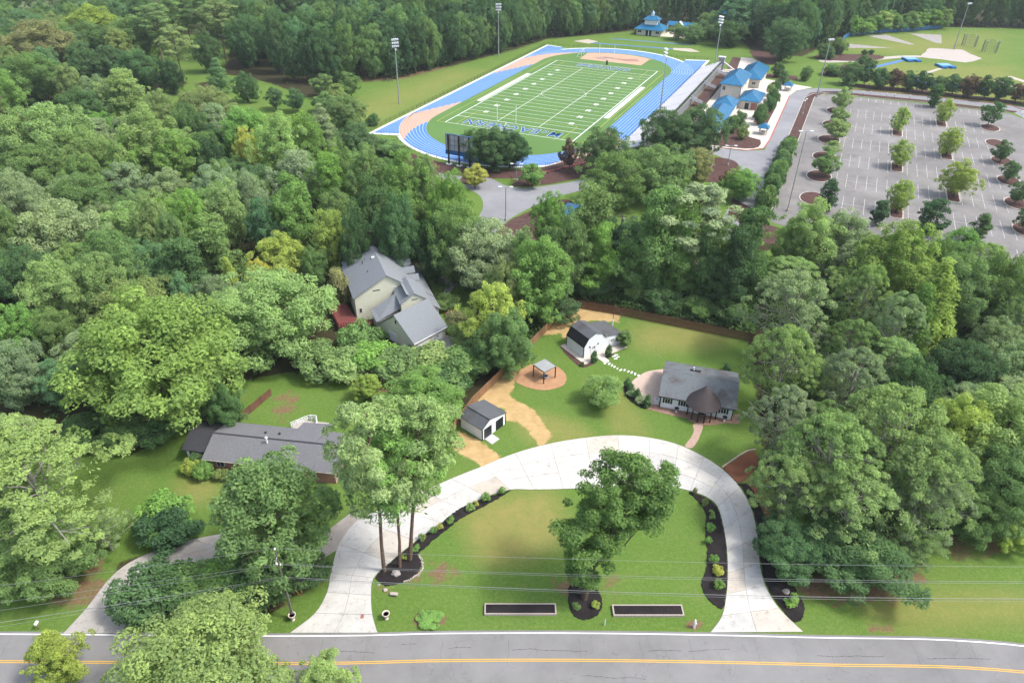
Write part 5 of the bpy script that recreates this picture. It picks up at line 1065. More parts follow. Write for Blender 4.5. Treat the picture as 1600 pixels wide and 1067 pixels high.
def clumps(rng, n, R, z0, h, shape, lobes=5, lump=.22):
    """clump centres and radii inside a crown envelope"""
    ph = rng.uniform(0, 6.28, lobes); am = rng.uniform(.4, 1, lobes) * lump
    out = []
    zc = (z0 + h)/2; b = (h - z0)/2
    while len(out) < n:
        d = rng.normal(size=3); d /= np.linalg.norm(d); rr = rng.uniform(.3, 1.)**.45
        th = math.atan2(d[1], d[0]); lob = 1 + sum(am[k] * math.cos((k + 2) * th + ph[k] + 2.2*d[2]) for k in range(lobes)) / 1.6
        p = np.array([d[0]*R*lob*rr, d[1]*R*lob*rr, zc + d[2]*b*rr*(1 + .12*math.sin(3*th + ph[0]))]); f = (p[2] - z0) / (h - z0)
        if shape == 'oak':   lim = 1.0
        elif shape == 'cone': lim = max(.06, 1.08 * (1 - f)**.8) ; p[:2] *= lim * 1.1
        elif shape == 'column': p[:2] *= (.85 + .35*math.sin(f*7 + ph[1]))
        elif shape == 'umbrella': p[2] = z0 + (h - z0) * (.35 + .65 * (1 - (p[0]**2 + p[1]**2)/(R*R*1.7))) * (.7 + .3*rr) if d[2] > -.2 else p[2]
        elif shape == 'ovoid': p[:2] *= 1.12 - .5*max(0, f - .3)
        if d[2] < -.6 and shape in ('oak', 'umbrella') and rng.random() < (.2 if shape == 'oak' else .6): continue
        out.append(p)
    return np.array(out)
def crown(name, seed, R, z0, h, shape, nc, rc, nleaf, leaf, aspect=.62, mat='leaf', flat=.75, droop=None, upw=.55, lump=.22, fill=.14, gap=0.):
    rng = np.random.default_rng(seed); P = clumps(rng, nc, R, z0, h, shape, 5, lump); rad_ = rc * rng.uniform(.6, 1.35, nc); ct = rng.uniform(0, 1, nc)
    w = rad_**2; w /= w.sum(); idx = rng.choice(nc, size=nleaf, p=w); D = unit(rng.normal(size=(nleaf, 3))); D[:, 2] = np.where(D[:, 2] < -.35, -D[:, 2]*.6, D[:, 2]); D = unit(D)
    mid = np.array([0, 0, z0 + (h - z0)*.42]); outw = unit(P - mid); flip = (D * outw[idx]).sum(1) < -.35; D[flip] = D[flip] + 1.3*outw[idx][flip]; D = unit(D)
    r = rad_[idx] * rng.uniform(.72, 1.08, nleaf) ; wob = 1 + .16*np.sin(D[:, 0]*9 + idx) * np.cos(D[:, 1]*8 + idx*2)
    C = P[idx] + D * (r * wob)[:, None] * np.array([1, 1, flat])
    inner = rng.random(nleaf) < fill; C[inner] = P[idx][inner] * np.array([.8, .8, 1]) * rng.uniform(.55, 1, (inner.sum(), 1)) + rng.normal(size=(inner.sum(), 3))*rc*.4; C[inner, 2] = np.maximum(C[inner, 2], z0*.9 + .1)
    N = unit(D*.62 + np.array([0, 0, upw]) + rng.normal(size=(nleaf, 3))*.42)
    sz = leaf * rng.uniform(.55, 1.45, nleaf); sz[inner] *= 1.5
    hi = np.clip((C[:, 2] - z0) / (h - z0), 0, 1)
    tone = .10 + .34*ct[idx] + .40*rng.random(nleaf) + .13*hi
    C[:, 2] = np.maximum(C[:, 2], .05)
    return quad_mesh(name, C, N, sz, aspect, tone, rng, MT[mat], droop), P
def limbs(rng, P, h_trunk, r0, z_split, lean=(0, 0), n=9, thin=1.):
    """trunk and tapering limbs that reach toward some clump centres"""
    m = MB(); top = np.array([lean[0], lean[1], h_trunk]); pts = [np.array([0, 0, -.1])]
    for k in range(1, 6): f = k/5; pts.append(top*np.array([f, f, 0]) + np.array([rng.normal()*.09*r0*4, rng.normal()*.09*r0*4, h_trunk*f]))
    m.path([tuple(p) for p in pts], [r0*1.35, r0, r0*.9, r0*.78, r0*.6, r0*.35], 8)
    sel = P[rng.choice(len(P), min(n, len(P)), replace=False)]
    for q in sel:
        f = rng.uniform(z_split, .95); i = f*5; a = pts[int(i)]; b = pts[min(5, int(i) + 1)]; s = a + (b - a)*(i - int(i))
        if q[2] < s[2] + .3: q = q.copy(); q[2] = s[2] + .5
        mid = (s + q)/2 + rng.normal(size=3)*.35 + np.array([0, 0, -.25*np.linalg.norm(q[:2] - s[:2])*.5]); rr = r0*.42*thin
        m.path([tuple(s), tuple(mid), tuple(q)], [rr, rr*.65, rr*.25], 6)
        for k in range(2):
            e = q + rng.normal(size=3)*np.array([1.1, 1.1, .6]); m.tube(tuple(mid + (q - mid)*.4), tuple(e), rr*.35, rr*.1, 4)
    return m
PROTO = {}
def proto(kind, v, seed, R, h, z0, shape, nc, rc, nleaf, leaf, bark='bark', r0=.3, split=.3, n=9, lean=(0, 0), trunk_top=.78, thin=1., **kw):
    cm, P = crown(kind + '_crown', seed, R, z0, h, shape, nc, rc, nleaf, leaf, **kw); rng = np.random.default_rng(seed + 77)
    tm = limbs(rng, P, h*trunk_top, r0, split, lean, n, thin).mesh(kind + '_trunk'); tm.materials.append(MT[bark])
    PROTO.setdefault(kind, []).append((cm, tm, R, h))
for v in range(4): proto('oak', v, 11 + v, 7., 15., 1.3, 'oak', 250, 1.08, 52000, .33, r0=.38, lump=.3, flat=.85, fill=.18)
for v in range(4): proto('maple', v, 31 + v, 5.5, 16., 2.0, 'ovoid', 190, .85, 34000, .32, r0=.3, lump=.32, flat=1.05)
for v in range(3): proto('pecan', v, 51 + v, 8., 16., 3.5, 'umbrella', 210, .85, 36000, .31, bark='pale_bark', r0=.4, split=.25, n=26, lump=.4, fill=.05, flat=.5, thin=.8)
for v in range(3): proto('pine', v, 71 + v, 4.5, 24., 11., 'oak', 80, .95, 24000, .40, bark='pine_bark', r0=.21, split=.55, n=16, trunk_top=.95, mat='needle', aspect=.34, lump=.4, fill=.05, flat=.65, upw=.35)
for v in range(2): proto('vine', v, 91 + v, 4., 17., .3, 'column', 120, 1.05, 26000, .36, r0=.3, n=5, lump=.3, droop=.8, upw=.2)
for v in range(2): proto('lollipop', v, 101 + v, 3., 7., 1.5, 'ovoid', 45, .72, 9000, .30, r0=.12, lump=.1)
for v in range(2): proto('cypress', v, 111 + v, 3.2, 15., .6, 'cone', 110, .85, 17000, .36, r0=.22, lump=.12, aspect=.4)
for v in range(2): proto('column_holly', v, 115 + v, 1.6, 7., .3, 'ovoid', 60, .55, 8000, .26, r0=.1, lump=.06)
for v in range(3): proto('bush', v, 121 + v, 2., 2.6, .15, 'oak', 36, .62, 7000, .23, r0=.07, trunk_top=.5, lump=.16)
for v in range(2): proto('shrub', v, 131 + v, .5, .75, .05, 'oak', 16, .2, 1400, .105, r0=.02, trunk_top=.5, lump=.1)
proto('willow', 0, 141, 2.6, 6.2, .8, 'oak', 60, .75, 12000, .34, r0=.16, aspect=.25, droop=1., upw=.2, fill=.08)
proto('arborvitae', 0, 151, .8, 2.6, .05, 'cone', 40, .26, 4200, .14, r0=.05, lump=.04)

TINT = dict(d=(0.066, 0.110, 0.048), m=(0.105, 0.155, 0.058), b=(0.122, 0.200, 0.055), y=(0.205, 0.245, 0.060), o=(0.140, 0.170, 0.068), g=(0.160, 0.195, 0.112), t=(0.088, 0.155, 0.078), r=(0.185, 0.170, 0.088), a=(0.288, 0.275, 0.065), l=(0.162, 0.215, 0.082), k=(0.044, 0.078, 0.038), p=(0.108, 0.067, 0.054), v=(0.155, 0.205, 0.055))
WORD = dict(d='dark green', m='mid green', b='bright green', y='yellow-green', o='olive', g='grey-green', t='bluish green', r='brownish olive', a='golden yellow', l='light green', k='very dark green', p='purplish', v='moss green')
NOUN = dict(oak='oak', maple='maple', pecan='pecan', pine='pine', vine='vine-covered tree', lollipop='round tree', cypress='conifer', column_holly='column tree', bush='bush', shrub='shrub', willow='willow-like tree', arborvitae='arborvitae')
CAT = dict(bush='bush', shrub='shrub', arborvitae='shrub')
NAME = dict(oak='oak_tree', maple='maple_tree', pecan='pecan_tree', pine='pine_tree', vine='vine_covered_tree', lollipop='round_tree', cypress='conifer', column_holly='column_tree', bush='bush', shrub='shrub', willow='willow', arborvitae='arborvitae')
_tr = random.Random(42); _cnt = {}
def plant(kind, p, R, h, tint, label, group=None, lean=None, var=None):
    k = _cnt.get(kind, 0); _cnt[kind] = k + 1; cm, tm, R0, h0 = PROTO[kind][(k if var is None else var) % len(PROTO[kind])]
    t = thing(NAME[kind], label, CAT.get(kind, 'tree'), (p[0], p[1], 0), _tr.uniform(0, 6.28), group); t.scale = (R/R0, R/R0, h/h0)
    if lean: t.rotation_euler = (lean[0], lean[1], 0)
    c = TINT[tint]; f = _tr.uniform(.9, 1.12)
    for nm, me in (('crown', cm), ('trunk', tm)):
        o = link(bpy.data.objects.new(nm, me), t); o.color = (c[0]*f*_tr.uniform(.94, 1.07), c[1]*f, c[2]*f*_tr.uniform(.9, 1.1), 1)
    return t
CROWN_B = dict(oak=.42, maple=.43, pecan=.40, pine=.29, vine=.49, lollipop=.40, cypress=.48, column_holly=.48, bush=.48, shrub=.47, willow=.44, arborvitae=.5)
def by_crown(px, top, w, h, kind):
    """tree position and radius from the crown's top edge, its width in the survey picture and its height"""
    b = h * CROWN_B[kind]; zc = h - b; py = top + 40
    for _ in range(8):
        q = G(px, py, zc); dist = math.sqrt(q.x**2 + q.y**2 + (CAM_H - zc)**2); depth = float(np.dot(np.array([q.x, q.y, zc - CAM_H]), FWD)); th = math.asin((CAM_H - zc)/dist); R = w/2 * depth/FOCAL_PX
        py = top + FOCAL_PX/depth*math.sqrt((b*math.cos(th))**2 + (R*math.sin(th))**2)*.97
    return q, R
def tree(px, top, w, h, kind, tint, where, group=None, adj='', var=None):
    q, R = by_crown(px, top, w, h, kind); rs = dict(pecan=1.25, oak=1.12, maple=1.1, pine=1.0).get(kind, 1.05)
    return plant(kind, q, R/rs*1.04, h, tint, (adj + ' ' if adj else '') + WORD[tint] + ' ' + NOUN[kind] + ' ' + where, group, None, var)
def at_base(px, py, w, h, kind, tint, where, group=None, adj=''):
    q = G(px, py); depth = float(np.dot(np.array([q.x, q.y, -CAM_H]), FWD)); return plant(kind, q, w/2*depth/FOCAL_PX, h, tint, (adj + ' ' if adj else '') + WORD[tint] + ' ' + NOUN[kind] + ' ' + where, group)
LW = 'trees of the left woods'
for a in [
    # top left woods
    (64, 38, 104, 22, 'oak', 'r', 'in the top left, domed and highest of its cluster'), (147, 12, 78, 20, 'maple', 'y', 'standing out in the top left woods'), (205, 30, 90, 19, 'oak', 'm', 'right of the yellow-green maple at top left'), (30, 18, 62, 18, 'maple', 't', 'in the top left corner behind the domed oak'),
    (50, 86, 88, 18, 'oak', 'm', 'below the domed oak at the left edge'), (110, 104, 44, 15, 'oak', 'o', 'squeezed below the domed oak'), (193, 110, 68, 19, 'maple', 'l', 'with pointed top in the upper left woods'), (155, 124, 54, 15, 'oak', 'g', 'left of the pointed maple, upper left'), (126, 140, 70, 15, 'oak', 'd', 'behind the huge left oak'), (84, 164, 104, 22, 'oak', 'l', 'with a big domed crown near the left edge'), (28, 178, 100, 20, 'oak', 'l', 'cut by the left edge beside the big domed crown'), (134, 205, 86, 16, 'oak', 'l', 'at the right shoulder of the big domed crown'), (58, 225, 100, 15, 'oak', 'm', 'below the big domed crown at the left edge'),
    (232, 172, 92, 22, 'maple', 'l', 'with big pointed crown in the left woods'), (276, 206, 74, 17, 'maple', 'b', 'at the right shoulder of the big pointed maple'), (203, 212, 66, 16, 'maple', 'b', 'at the left shoulder of the big pointed maple'), (322, 138, 76, 16, 'oak', 'o', 'with flat dome beside the power wires at upper left'), (335, 163, 58, 16, 'maple', 'g', 'below the flat domed oak, upper left'), (296, 168, 56, 17, 'oak', 'd', 'in the dark gap right of the huge maple'), (250, 146, 52, 14, 'oak', 'o', 'behind the huge bright maple'), (325, 215, 50, 14, 'oak', 'k', 'deep in the gap left of the golden tree'), (8, 108, 44, 17, 'maple', 'b', 'cut by the left edge, upper left'), (215, 80, 66, 16, 'oak', 'd', 'in front of the pines at upper left'), (265, 95, 44, 13, 'oak', 'k', 'below the tall pines at upper left'),
    (238, 6, 52, 26, 'pine', 'm', 'tall among the top left pines, leftmost'), (272, 42, 46, 23, 'pine', 'o', 'in front of the top left pine group'), (288, -6, 46, 26, 'pine', 'm', 'second in the top left pine group'), (316, -10, 46, 27, 'pine', 'd', 'third in the top left pine group'), (322, 52, 40, 17, 'oak', 'd', 'below the top left pine group'), (340, 2, 50, 26, 'pine', 'o', 'at the right end of the top left pine group'),
    (341, 92, 36, 14, 'cypress', 't', 'on the small lawn under the pines'), (383, 115, 40, 11, 'maple', 'd', 'small on the lawn left of the round trees'), (20, -16, 80, 18, 'oak', 'm', 'in the extreme top left corner'), (82, -14, 86, 19, 'oak', 'g', 'on the top edge behind the domed oak'), (170, -20, 70, 19, 'oak', 't', 'on the top edge behind the yellow-green maple'), (215, -8, 60, 19, 'oak', 'd', 'on the top edge left of the pines'), (125, -18, 60, 18, 'maple', 'm', 'on the top edge left of the yellow-green maple'),
    # middle left woods
    (385, 170, 84, 18, 'maple', 'b', 'left of a row of light maples above the house'), (440, 182, 74, 19, 'maple', 'l', 'centre of a row of light maples'), (478, 178, 58, 18, 'maple', 'b', 'right end of a row of light maples'), (386, 200, 36, 16, 'maple', 'a', 'with autumn leaves in the left woods'), (502, 166, 48, 14, 'cypress', 'g', 'feathery beside the light maples'), (538, 150, 60, 11, 'oak', 'm', 'by the grass bank left of the track'), (555, 193, 62, 11, 'oak', 'd', 'below the grass bank left of the track'),
    (465, 236, 78, 18, 'maple', 'g', 'with silvery top in the left woods'), (458, 276, 72, 19, 'maple', 'b', 'with narrow pointed top above the house'), (388, 272, 62, 17, 'oak', 'g', 'round topped in the left woods'), (350, 285, 72, 18, 'maple', 'l', 'left of the round grey-green oak'), (410, 310, 46, 15, 'maple', 't', 'short below the round grey-green oak'), (514, 240, 66, 19, 'maple', 'b', 'tall below the feathery conifer'), (538, 226, 38, 18, 'maple', 'm', 'narrow below the grass bank'), (576, 229, 66, 21, 'maple', 'm', 'tall left of the scoreboard trees'), (634, 236, 76, 22, 'maple', 'b', 'tall in front of the near track bend'), (664, 246, 52, 20, 'maple', 'm', 'right of the tall maple by the near bend'), (676, 254, 34, 17, 'maple', 'r', 'with reddish top near the scoreboard'), (702, 276, 72, 20, 'oak', 'b', 'beside the gate road'), (712, 318, 84, 19, 'oak', 'm', 'broad, behind the cream house to the right'),
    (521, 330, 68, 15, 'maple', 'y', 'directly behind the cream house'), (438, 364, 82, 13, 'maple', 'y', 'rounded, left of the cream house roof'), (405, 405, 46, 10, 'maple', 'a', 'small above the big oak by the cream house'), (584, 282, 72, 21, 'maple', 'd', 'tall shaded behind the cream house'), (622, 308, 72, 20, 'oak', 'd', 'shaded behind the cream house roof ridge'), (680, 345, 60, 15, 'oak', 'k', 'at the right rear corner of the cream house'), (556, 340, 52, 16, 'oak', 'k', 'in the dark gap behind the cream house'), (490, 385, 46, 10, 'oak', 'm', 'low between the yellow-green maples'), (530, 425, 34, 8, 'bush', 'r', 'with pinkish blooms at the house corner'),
    (30, 270, 84, 18, 'oak', 'g', 'bushy at the left edge, middle height'), (92, 318, 120, 16, 'oak', 'g', 'wide in the middle left woods'), (12, 325, 70, 17, 'oak', 'm', 'cut by the left edge, middle height'), (128, 272, 92, 15, 'oak', 'm', 'above the small brick hut'), (178, 360, 98, 17, 'oak', 'm', 'right of the wide grey-green oak'), (241, 303, 60, 18, 'maple', 'l', 'tall right of the brick hut'), (300, 296, 54, 18, 'maple', 'b', 'tall in the middle left woods'), (272, 330, 50, 17, 'maple', 'm', 'between two tall light maples'), (236, 378, 74, 13, 'oak', 't', 'low below the tall light maple'), (292, 372, 78, 15, 'vine', 'd', 'dark and drooping in the left woods'), (334, 345, 86, 16, 'vine', 'm', 'broad and drooping in the left woods'), (360, 402, 30, 11, 'cypress', 'y', 'slender beside the big oak'), (336, 432, 62, 10, 'oak', 'g', 'low left of the big oak'), (286, 430, 46, 11, 'maple', 't', 'small above the big moss green oak'), (40, 385, 90, 15, 'oak', 'd', 'in the dark dip at the left edge'), (88, 406, 96, 15, 'oak', 'l', 'bushy above the big moss green oak, left one'), (158, 400, 86, 15, 'oak', 'l', 'bushy above the big moss green oak, right one'), (218, 437, 132, 14, 'oak', 'o', 'domed behind the big moss green oak'), (34, 474, 72, 12, 'maple', 'b', 'with leafy sprays at the left edge'), (85, 482, 66, 11, 'oak', 'm', 'low left of the big moss green oak'), (24, 535, 90, 12, 'oak', 'g', 'pale at the left edge beside the big oak'), (95, 560, 70, 9, 'oak', 't', 'in the shade left of the big moss green oak'),
    (238, 462, 258, 21, 'oak', 'v', 'very broad behind the ranch house'), (424, 420, 178, 16.5, 'oak', 'l', 'very broad left of the cream house'), (350, 600, 60, 9, 'oak', 'd', 'low behind the ranch house wing')]: tree(*a, group=LW)
OW = 'trees near the ranch house'
at_base(95, 842, 225, 17, 'pecan', 'l', 'with bare pale limbs in front of the lower left lawn', OW, 'large'); tree(-5, 640, 190, 16, 'pecan', 'l', 'cut by the left edge beside the lower lawn', OW); tree(70, 812, 150, 8, 'oak', 'm', 'low under the pale limbed pecan', OW); tree(15, 760, 90, 9, 'oak', 'l', 'low at the left edge above the wires', OW); tree(160, 790, 80, 7, 'pecan', 'l', 'small at the right foot of the large pecan', OW)
plant('maple', G(446, 890), 7.1, 18.5, 'm', 'dense mid green round-topped tree in front of the ranch house', OW, None, 2)
tree(300, 940, 276, 12.5, 'oak', 'l', 'leaning over the road at the bottom edge', OW, 'large', 0); tree(86, 982, 80, 8, 'maple', 'y', 'at the bottom left beside the road', OW); tree(505, 1024, 92, 7, 'maple', 'l', 'at the bottom edge right of the large oak', OW)
HB = 'hedge bushes between the two driveways'
for px, py, w, h, tt, wh in ((238, 948, 98, 5.2, 'd', 'big at the left end of the driveway hedge'), (305, 938, 84, 4.2, 'm', 'second along the driveway hedge'), (362, 930, 84, 4.0, 'b', 'third along the driveway hedge'), (272, 940, 90, 4.6, 'd', 'between first and second of the driveway hedge'), (335, 932, 90, 4.2, 'm', 'between second and third of the driveway hedge'), (390, 926, 90, 4.4, 'd', 'behind the third of the driveway hedge'), (415, 930, 90, 4.6, 'd', 'at the foot of the dense round oak'), (478, 905, 70, 4.2, 'd', 'at the right end of the driveway hedge')): at_base(px, py, w, h, 'bush', tt, wh, HB)
at_base(264, 822, 78, 4.0, 'bush', 'b', 'bright on the ranch house lawn, rear of a pair', OW); at_base(270, 842, 84, 4.2, 'bush', 'k', 'on the ranch house lawn, front of a pair', OW); at_base(302, 738, 30, 2.2, 'bush', 'y', 'at the white wing of the ranch house', OW); at_base(310, 728, 24, 2.2, 'bush', 'd', 'between the bushes at the ranch wing', OW); at_base(321, 745, 30, 2.4, 'bush', 'b', 'at the brick corner of the ranch house', OW); at_base(348, 748, 24, 1.6, 'bush', 'o', 'below the ranch house window', OW); at_base(165, 850, 40, 1.6, 'bush', 'm', 'low beside the old drive on the left', OW)
# the three pines by the drive
plant('pine', (-16.3, 59.9), 4.7, 27.5, 'l', 'leftmost of three tall pines rising over the drive', 'three pines by the drive', (rad(-1), rad(1)), 0); plant('pine', (-14.4, 60.6), 4.0, 25, 'b', 'middle of three tall pines rising over the drive', 'three pines by the drive', (rad(-1), rad(3)), 1); plant('pine', (-13.2, 61.8), 4.9, 27.5, 'l', 'rightmost of three tall pines rising over the drive', 'three pines by the drive', (rad(-1), rad(6)), 2)
# front lawn oak: tall, double crowned
def multi_crown(name, seed, parts, nleaf, leaf, mat='leaf'):
    """one crown made of several ellipsoid masses (centre, radius, half height, clumps)"""
    rng = np.random.default_rng(seed); P = []
    for c, R, b, n in parts: q = clumps(rng, n, R, -b, b, 'oak', 5, .3); P.append(q + np.array(c))
    P = np.concatenate(P); n = len(P); rr = 1.0*rng.uniform(.6, 1.4, n); ct = rng.uniform(0, 1, n); w = rr**2/ (rr**2).sum(); idx = rng.choice(n, nleaf, p=w); D = unit(rng.normal(size=(nleaf, 3))); D[:, 2] = np.where(D[:, 2] < -.35, -D[:, 2]*.6, D[:, 2])
    C = P[idx] + D*(rr[idx]*rng.uniform(.6, 1.1, nleaf))[:, None]*np.array([1, 1, .7]); N = unit(D*.6 + np.array([0, 0, .55]) + rng.normal(size=(nleaf, 3))*.42)
    return quad_mesh(name, C, N, leaf*rng.uniform(.55, 1.45, nleaf), .62, .15 + .35*ct[idx] + .45*rng.random(nleaf), rng, MT[mat]), P
fo = thing('oak_tree', 'dark two-part oak in the mulch ring on the front lawn', 'tree', (9.4, 56.1, 0))
cm_, P_ = multi_crown('crown', 300, [((0, 1.2, 11), 3.7, 4.2, 46), ((0, .5, 5.8), 2.5, 3.8, 26), ((4.2, 3.2, 17.2), 3.9, 2.8, 40), ((7.6, 3.2, 16.2), 3.0, 2.2, 22), ((5.2, 1.6, 13.2), 3.2, 2.4, 22), ((1.2, 2.4, 15.4), 2.8, 2.4, 16)], 46000, .34); oc = obj('crown', cm_, None, fo); oc.color = (.085, .135, .042, 1)
obj('trunk', limbs(np.random.default_rng(5), P_, 15.5, .34, .3, (2.8, 2.2), 18), MT['bark'], fo)
# middle: by the fence and hedges
MW = 'trees along the side fence'
for a in [(662, 578, 122, 8, 'oak', 'b', 'arching beside the storage shed'), (574, 583, 44, 5, 'maple', 'y', 'small on the back lawn of the ranch house'), (770, 442, 84, 14, 'maple', 'y', 'tall left of the barn fence'), (792, 488, 92, 12, 'oak', 'm', 'overhanging the fence by the pergola'), (846, 372, 104, 19, 'maple', 'b', 'tall cone shaped behind the fence corner'), (790, 412, 62, 14, 'oak', 'o', 'between two bright trees by the fence'), (757, 342, 118, 16, 'oak', 'g', 'broad right of the cream house'), (818, 362, 54, 16, 'maple', 'm', 'behind the tall cone shaped maple'), (858, 302, 56, 15, 'maple', 'b', 'beside the blue shelter'), (884, 328, 76, 20, 'maple', 'm', 'left of the towering vine tree'), (935, 352, 62, 16, 'vine', 'b', 'leaning toward the utility pole'), (870, 430, 72, 9, 'vine', 'd', 'low in the fence corner'), (745, 372, 48, 12, 'oak', 'm', 'right of the cream house front walk'),
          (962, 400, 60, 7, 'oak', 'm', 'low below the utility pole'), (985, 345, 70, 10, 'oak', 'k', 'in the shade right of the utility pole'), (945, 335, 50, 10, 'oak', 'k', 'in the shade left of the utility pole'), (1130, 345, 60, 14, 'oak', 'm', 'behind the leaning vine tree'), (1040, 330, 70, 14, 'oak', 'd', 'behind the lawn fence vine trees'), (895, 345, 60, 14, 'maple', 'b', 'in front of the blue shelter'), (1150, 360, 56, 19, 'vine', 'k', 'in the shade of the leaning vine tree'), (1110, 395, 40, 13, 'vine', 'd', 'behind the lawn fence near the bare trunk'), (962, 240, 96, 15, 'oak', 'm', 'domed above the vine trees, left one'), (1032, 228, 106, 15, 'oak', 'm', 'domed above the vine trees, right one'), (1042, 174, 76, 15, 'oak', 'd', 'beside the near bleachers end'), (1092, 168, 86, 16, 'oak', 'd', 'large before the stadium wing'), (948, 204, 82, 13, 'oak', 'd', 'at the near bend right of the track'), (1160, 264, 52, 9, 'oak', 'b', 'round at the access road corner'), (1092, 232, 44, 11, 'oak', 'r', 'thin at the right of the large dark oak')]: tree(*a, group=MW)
for px, py, w, h, kd, tt, wh, ln_ in ((1012, 462, 84, 24.5, 'vine', 'm', 'tall behind the lawn fence, left of the bare trunk', (0, 0)), (1052, 462, 56, 22, 'vine', 'b', 'with ragged top behind the lawn fence', (0, 0)), (1070, 455, 104, 25, 'pine', 'g', 'with bare grey trunk behind the lawn fence', (0, 0)), (1128, 476, 78, 22, 'vine', 'd', 'leaning right behind the lawn fence', (rad(-2), rad(9))), (916, 440, 84, 22, 'vine', 'm', 'towering left of the utility pole', (0, 0)), (1090, 470, 52, 18, 'vine', 'm', 'narrow between the bare trunk and the leaning vines', (0, 0))):
    q_ = G(px, py); dp = float(np.dot(np.array([q_.x, q_.y, -CAM_H]), FWD)); plant(kd, q_, w/2*dp/FOCAL_PX, h, tt, WORD[tt] + ' ' + NOUN[kd] + ' ' + wh, MW, ln_)
for px, py, w, h, tt, wh in ((985, 460, 60, 3.5, 'm', 'outside the lawn fence, first from its corner'), (925, 455, 60, 4, 'd', 'filling the outside of the fence corner'), (1035, 478, 60, 3.6, 'd', 'outside the lawn fence, second from its corner'), (1085, 490, 50, 3.2, 'm', 'outside the lawn fence, third from its corner'), (1138, 500, 50, 4.2, 'd', 'outside the lawn fence, at its right end'),
                            (585, 575, 72, 4.6, 'b', 'left end of the hedge below the cream garage'), (628, 585, 76, 4.2, 'm', 'second in the hedge below the cream garage'), (560, 545, 60, 5, 'm', 'beside the red deck'), (505, 578, 84, 4.6, 'm', 'left of the hedge below the cream garage'), (545, 586, 72, 4.2, 'l', 'in front of the red deck'), (245, 688, 64, 4, 'd', 'left of the ranch house wing'), (195, 694, 70, 3.6, 'm', 'at the edge of the lower left woods'), (140, 690, 70, 4, 'd', 'in the dark gap of the lower left woods'), (300, 655, 60, 4, 'd', 'behind the ranch house wing'), (675, 585, 80, 4.4, 'l', 'third in the hedge below the cream garage'), (720, 595, 80, 5, 'm', 'fourth in the hedge below the cream garage'), (745, 575, 66, 5, 'd', 'at the fence end of the hedge below the garage'), (700, 615, 60, 4, 'd', 'in the shade behind the storage shed'), (690, 690, 48, 3.4, 'm', 'rounded left of the storage shed'), (725, 540, 50, 4.4, 'o', 'right of the garage doors'), (716, 520, 36, 4.4, 'r', 'with rusty blooms by the garage'), (700, 480, 40, 2.4, 'm', 'by the red porch of the cream house'), (790, 560, 40, 4, 'd', 'under the tree at the pergola fence'), (650, 545, 26, 1.4, 'd', 'small at the garage side wall'), (598, 528, 24, 1.3, 'b', 'small beside the deck steps')): at_base(px, py, w, h, 'bush', tt, wh, 'bushes along the middle fences')
at_base(938, 632, 58, 5.6, 'willow', 'l', 'alone on the lawn between pergola and cottage')
# right hand woods
RW = 'trees of the right woods'
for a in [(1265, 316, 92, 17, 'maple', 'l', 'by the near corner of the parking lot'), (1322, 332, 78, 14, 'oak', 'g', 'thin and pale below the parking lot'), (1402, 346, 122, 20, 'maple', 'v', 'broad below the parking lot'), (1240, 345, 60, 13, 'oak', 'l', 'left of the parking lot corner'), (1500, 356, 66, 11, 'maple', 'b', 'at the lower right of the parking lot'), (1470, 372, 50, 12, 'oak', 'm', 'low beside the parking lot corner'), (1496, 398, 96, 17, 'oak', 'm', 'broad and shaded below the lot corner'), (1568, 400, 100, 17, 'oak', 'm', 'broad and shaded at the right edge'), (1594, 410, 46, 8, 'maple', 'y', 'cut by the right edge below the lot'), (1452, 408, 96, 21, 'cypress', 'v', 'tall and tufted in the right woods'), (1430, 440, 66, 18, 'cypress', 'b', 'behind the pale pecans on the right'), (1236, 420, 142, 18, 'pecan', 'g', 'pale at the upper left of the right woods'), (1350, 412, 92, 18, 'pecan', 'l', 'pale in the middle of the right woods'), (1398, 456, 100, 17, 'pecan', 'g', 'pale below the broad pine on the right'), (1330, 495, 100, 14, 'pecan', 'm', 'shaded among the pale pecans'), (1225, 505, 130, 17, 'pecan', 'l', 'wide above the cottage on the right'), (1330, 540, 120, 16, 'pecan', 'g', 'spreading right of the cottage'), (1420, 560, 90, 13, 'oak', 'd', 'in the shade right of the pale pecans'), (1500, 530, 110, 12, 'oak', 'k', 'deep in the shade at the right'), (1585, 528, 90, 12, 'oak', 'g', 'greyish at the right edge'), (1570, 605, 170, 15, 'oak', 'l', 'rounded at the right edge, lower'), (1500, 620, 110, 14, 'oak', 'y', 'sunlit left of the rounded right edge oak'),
          (1395, 596, 190, 19, 'pecan', 'l', 'tallest of the big grove right of the drive'), (1300, 640, 170, 18, 'pecan', 'l', 'centre of the big grove right of the drive'), (1225, 600, 110, 15, 'pecan', 'g', 'nearest the cottage in the big grove'), (1450, 670, 170, 17, 'pecan', 'l', 'right side of the big grove'), (1230, 700, 120, 13, 'pecan', 'l', 'leaning over the red mulch bed'), (1330, 712, 170, 14, 'pecan', 'l', 'front of the big grove'), (1440, 715, 150, 12, 'pecan', 'g', 'front right of the big grove'), (1236, 806, 112, 6.5, 'oak', 'd', 'low dark at the front left of the grove'), (1345, 808, 160, 6.5, 'oak', 'd', 'low dark under the front of the grove'), (1420, 812, 110, 6, 'pecan', 'm', 'low at the front right of the grove'), (1570, 700, 120, 12, 'oak', 'm', 'shaded at the right edge above the lawn'), (1530, 760, 100, 8, 'oak', 'm', 'low above the lower right lawn'), (1590, 800, 60, 6, 'maple', 'y', 'small at the right edge above the lawn')]: tree(*a, group=RW)
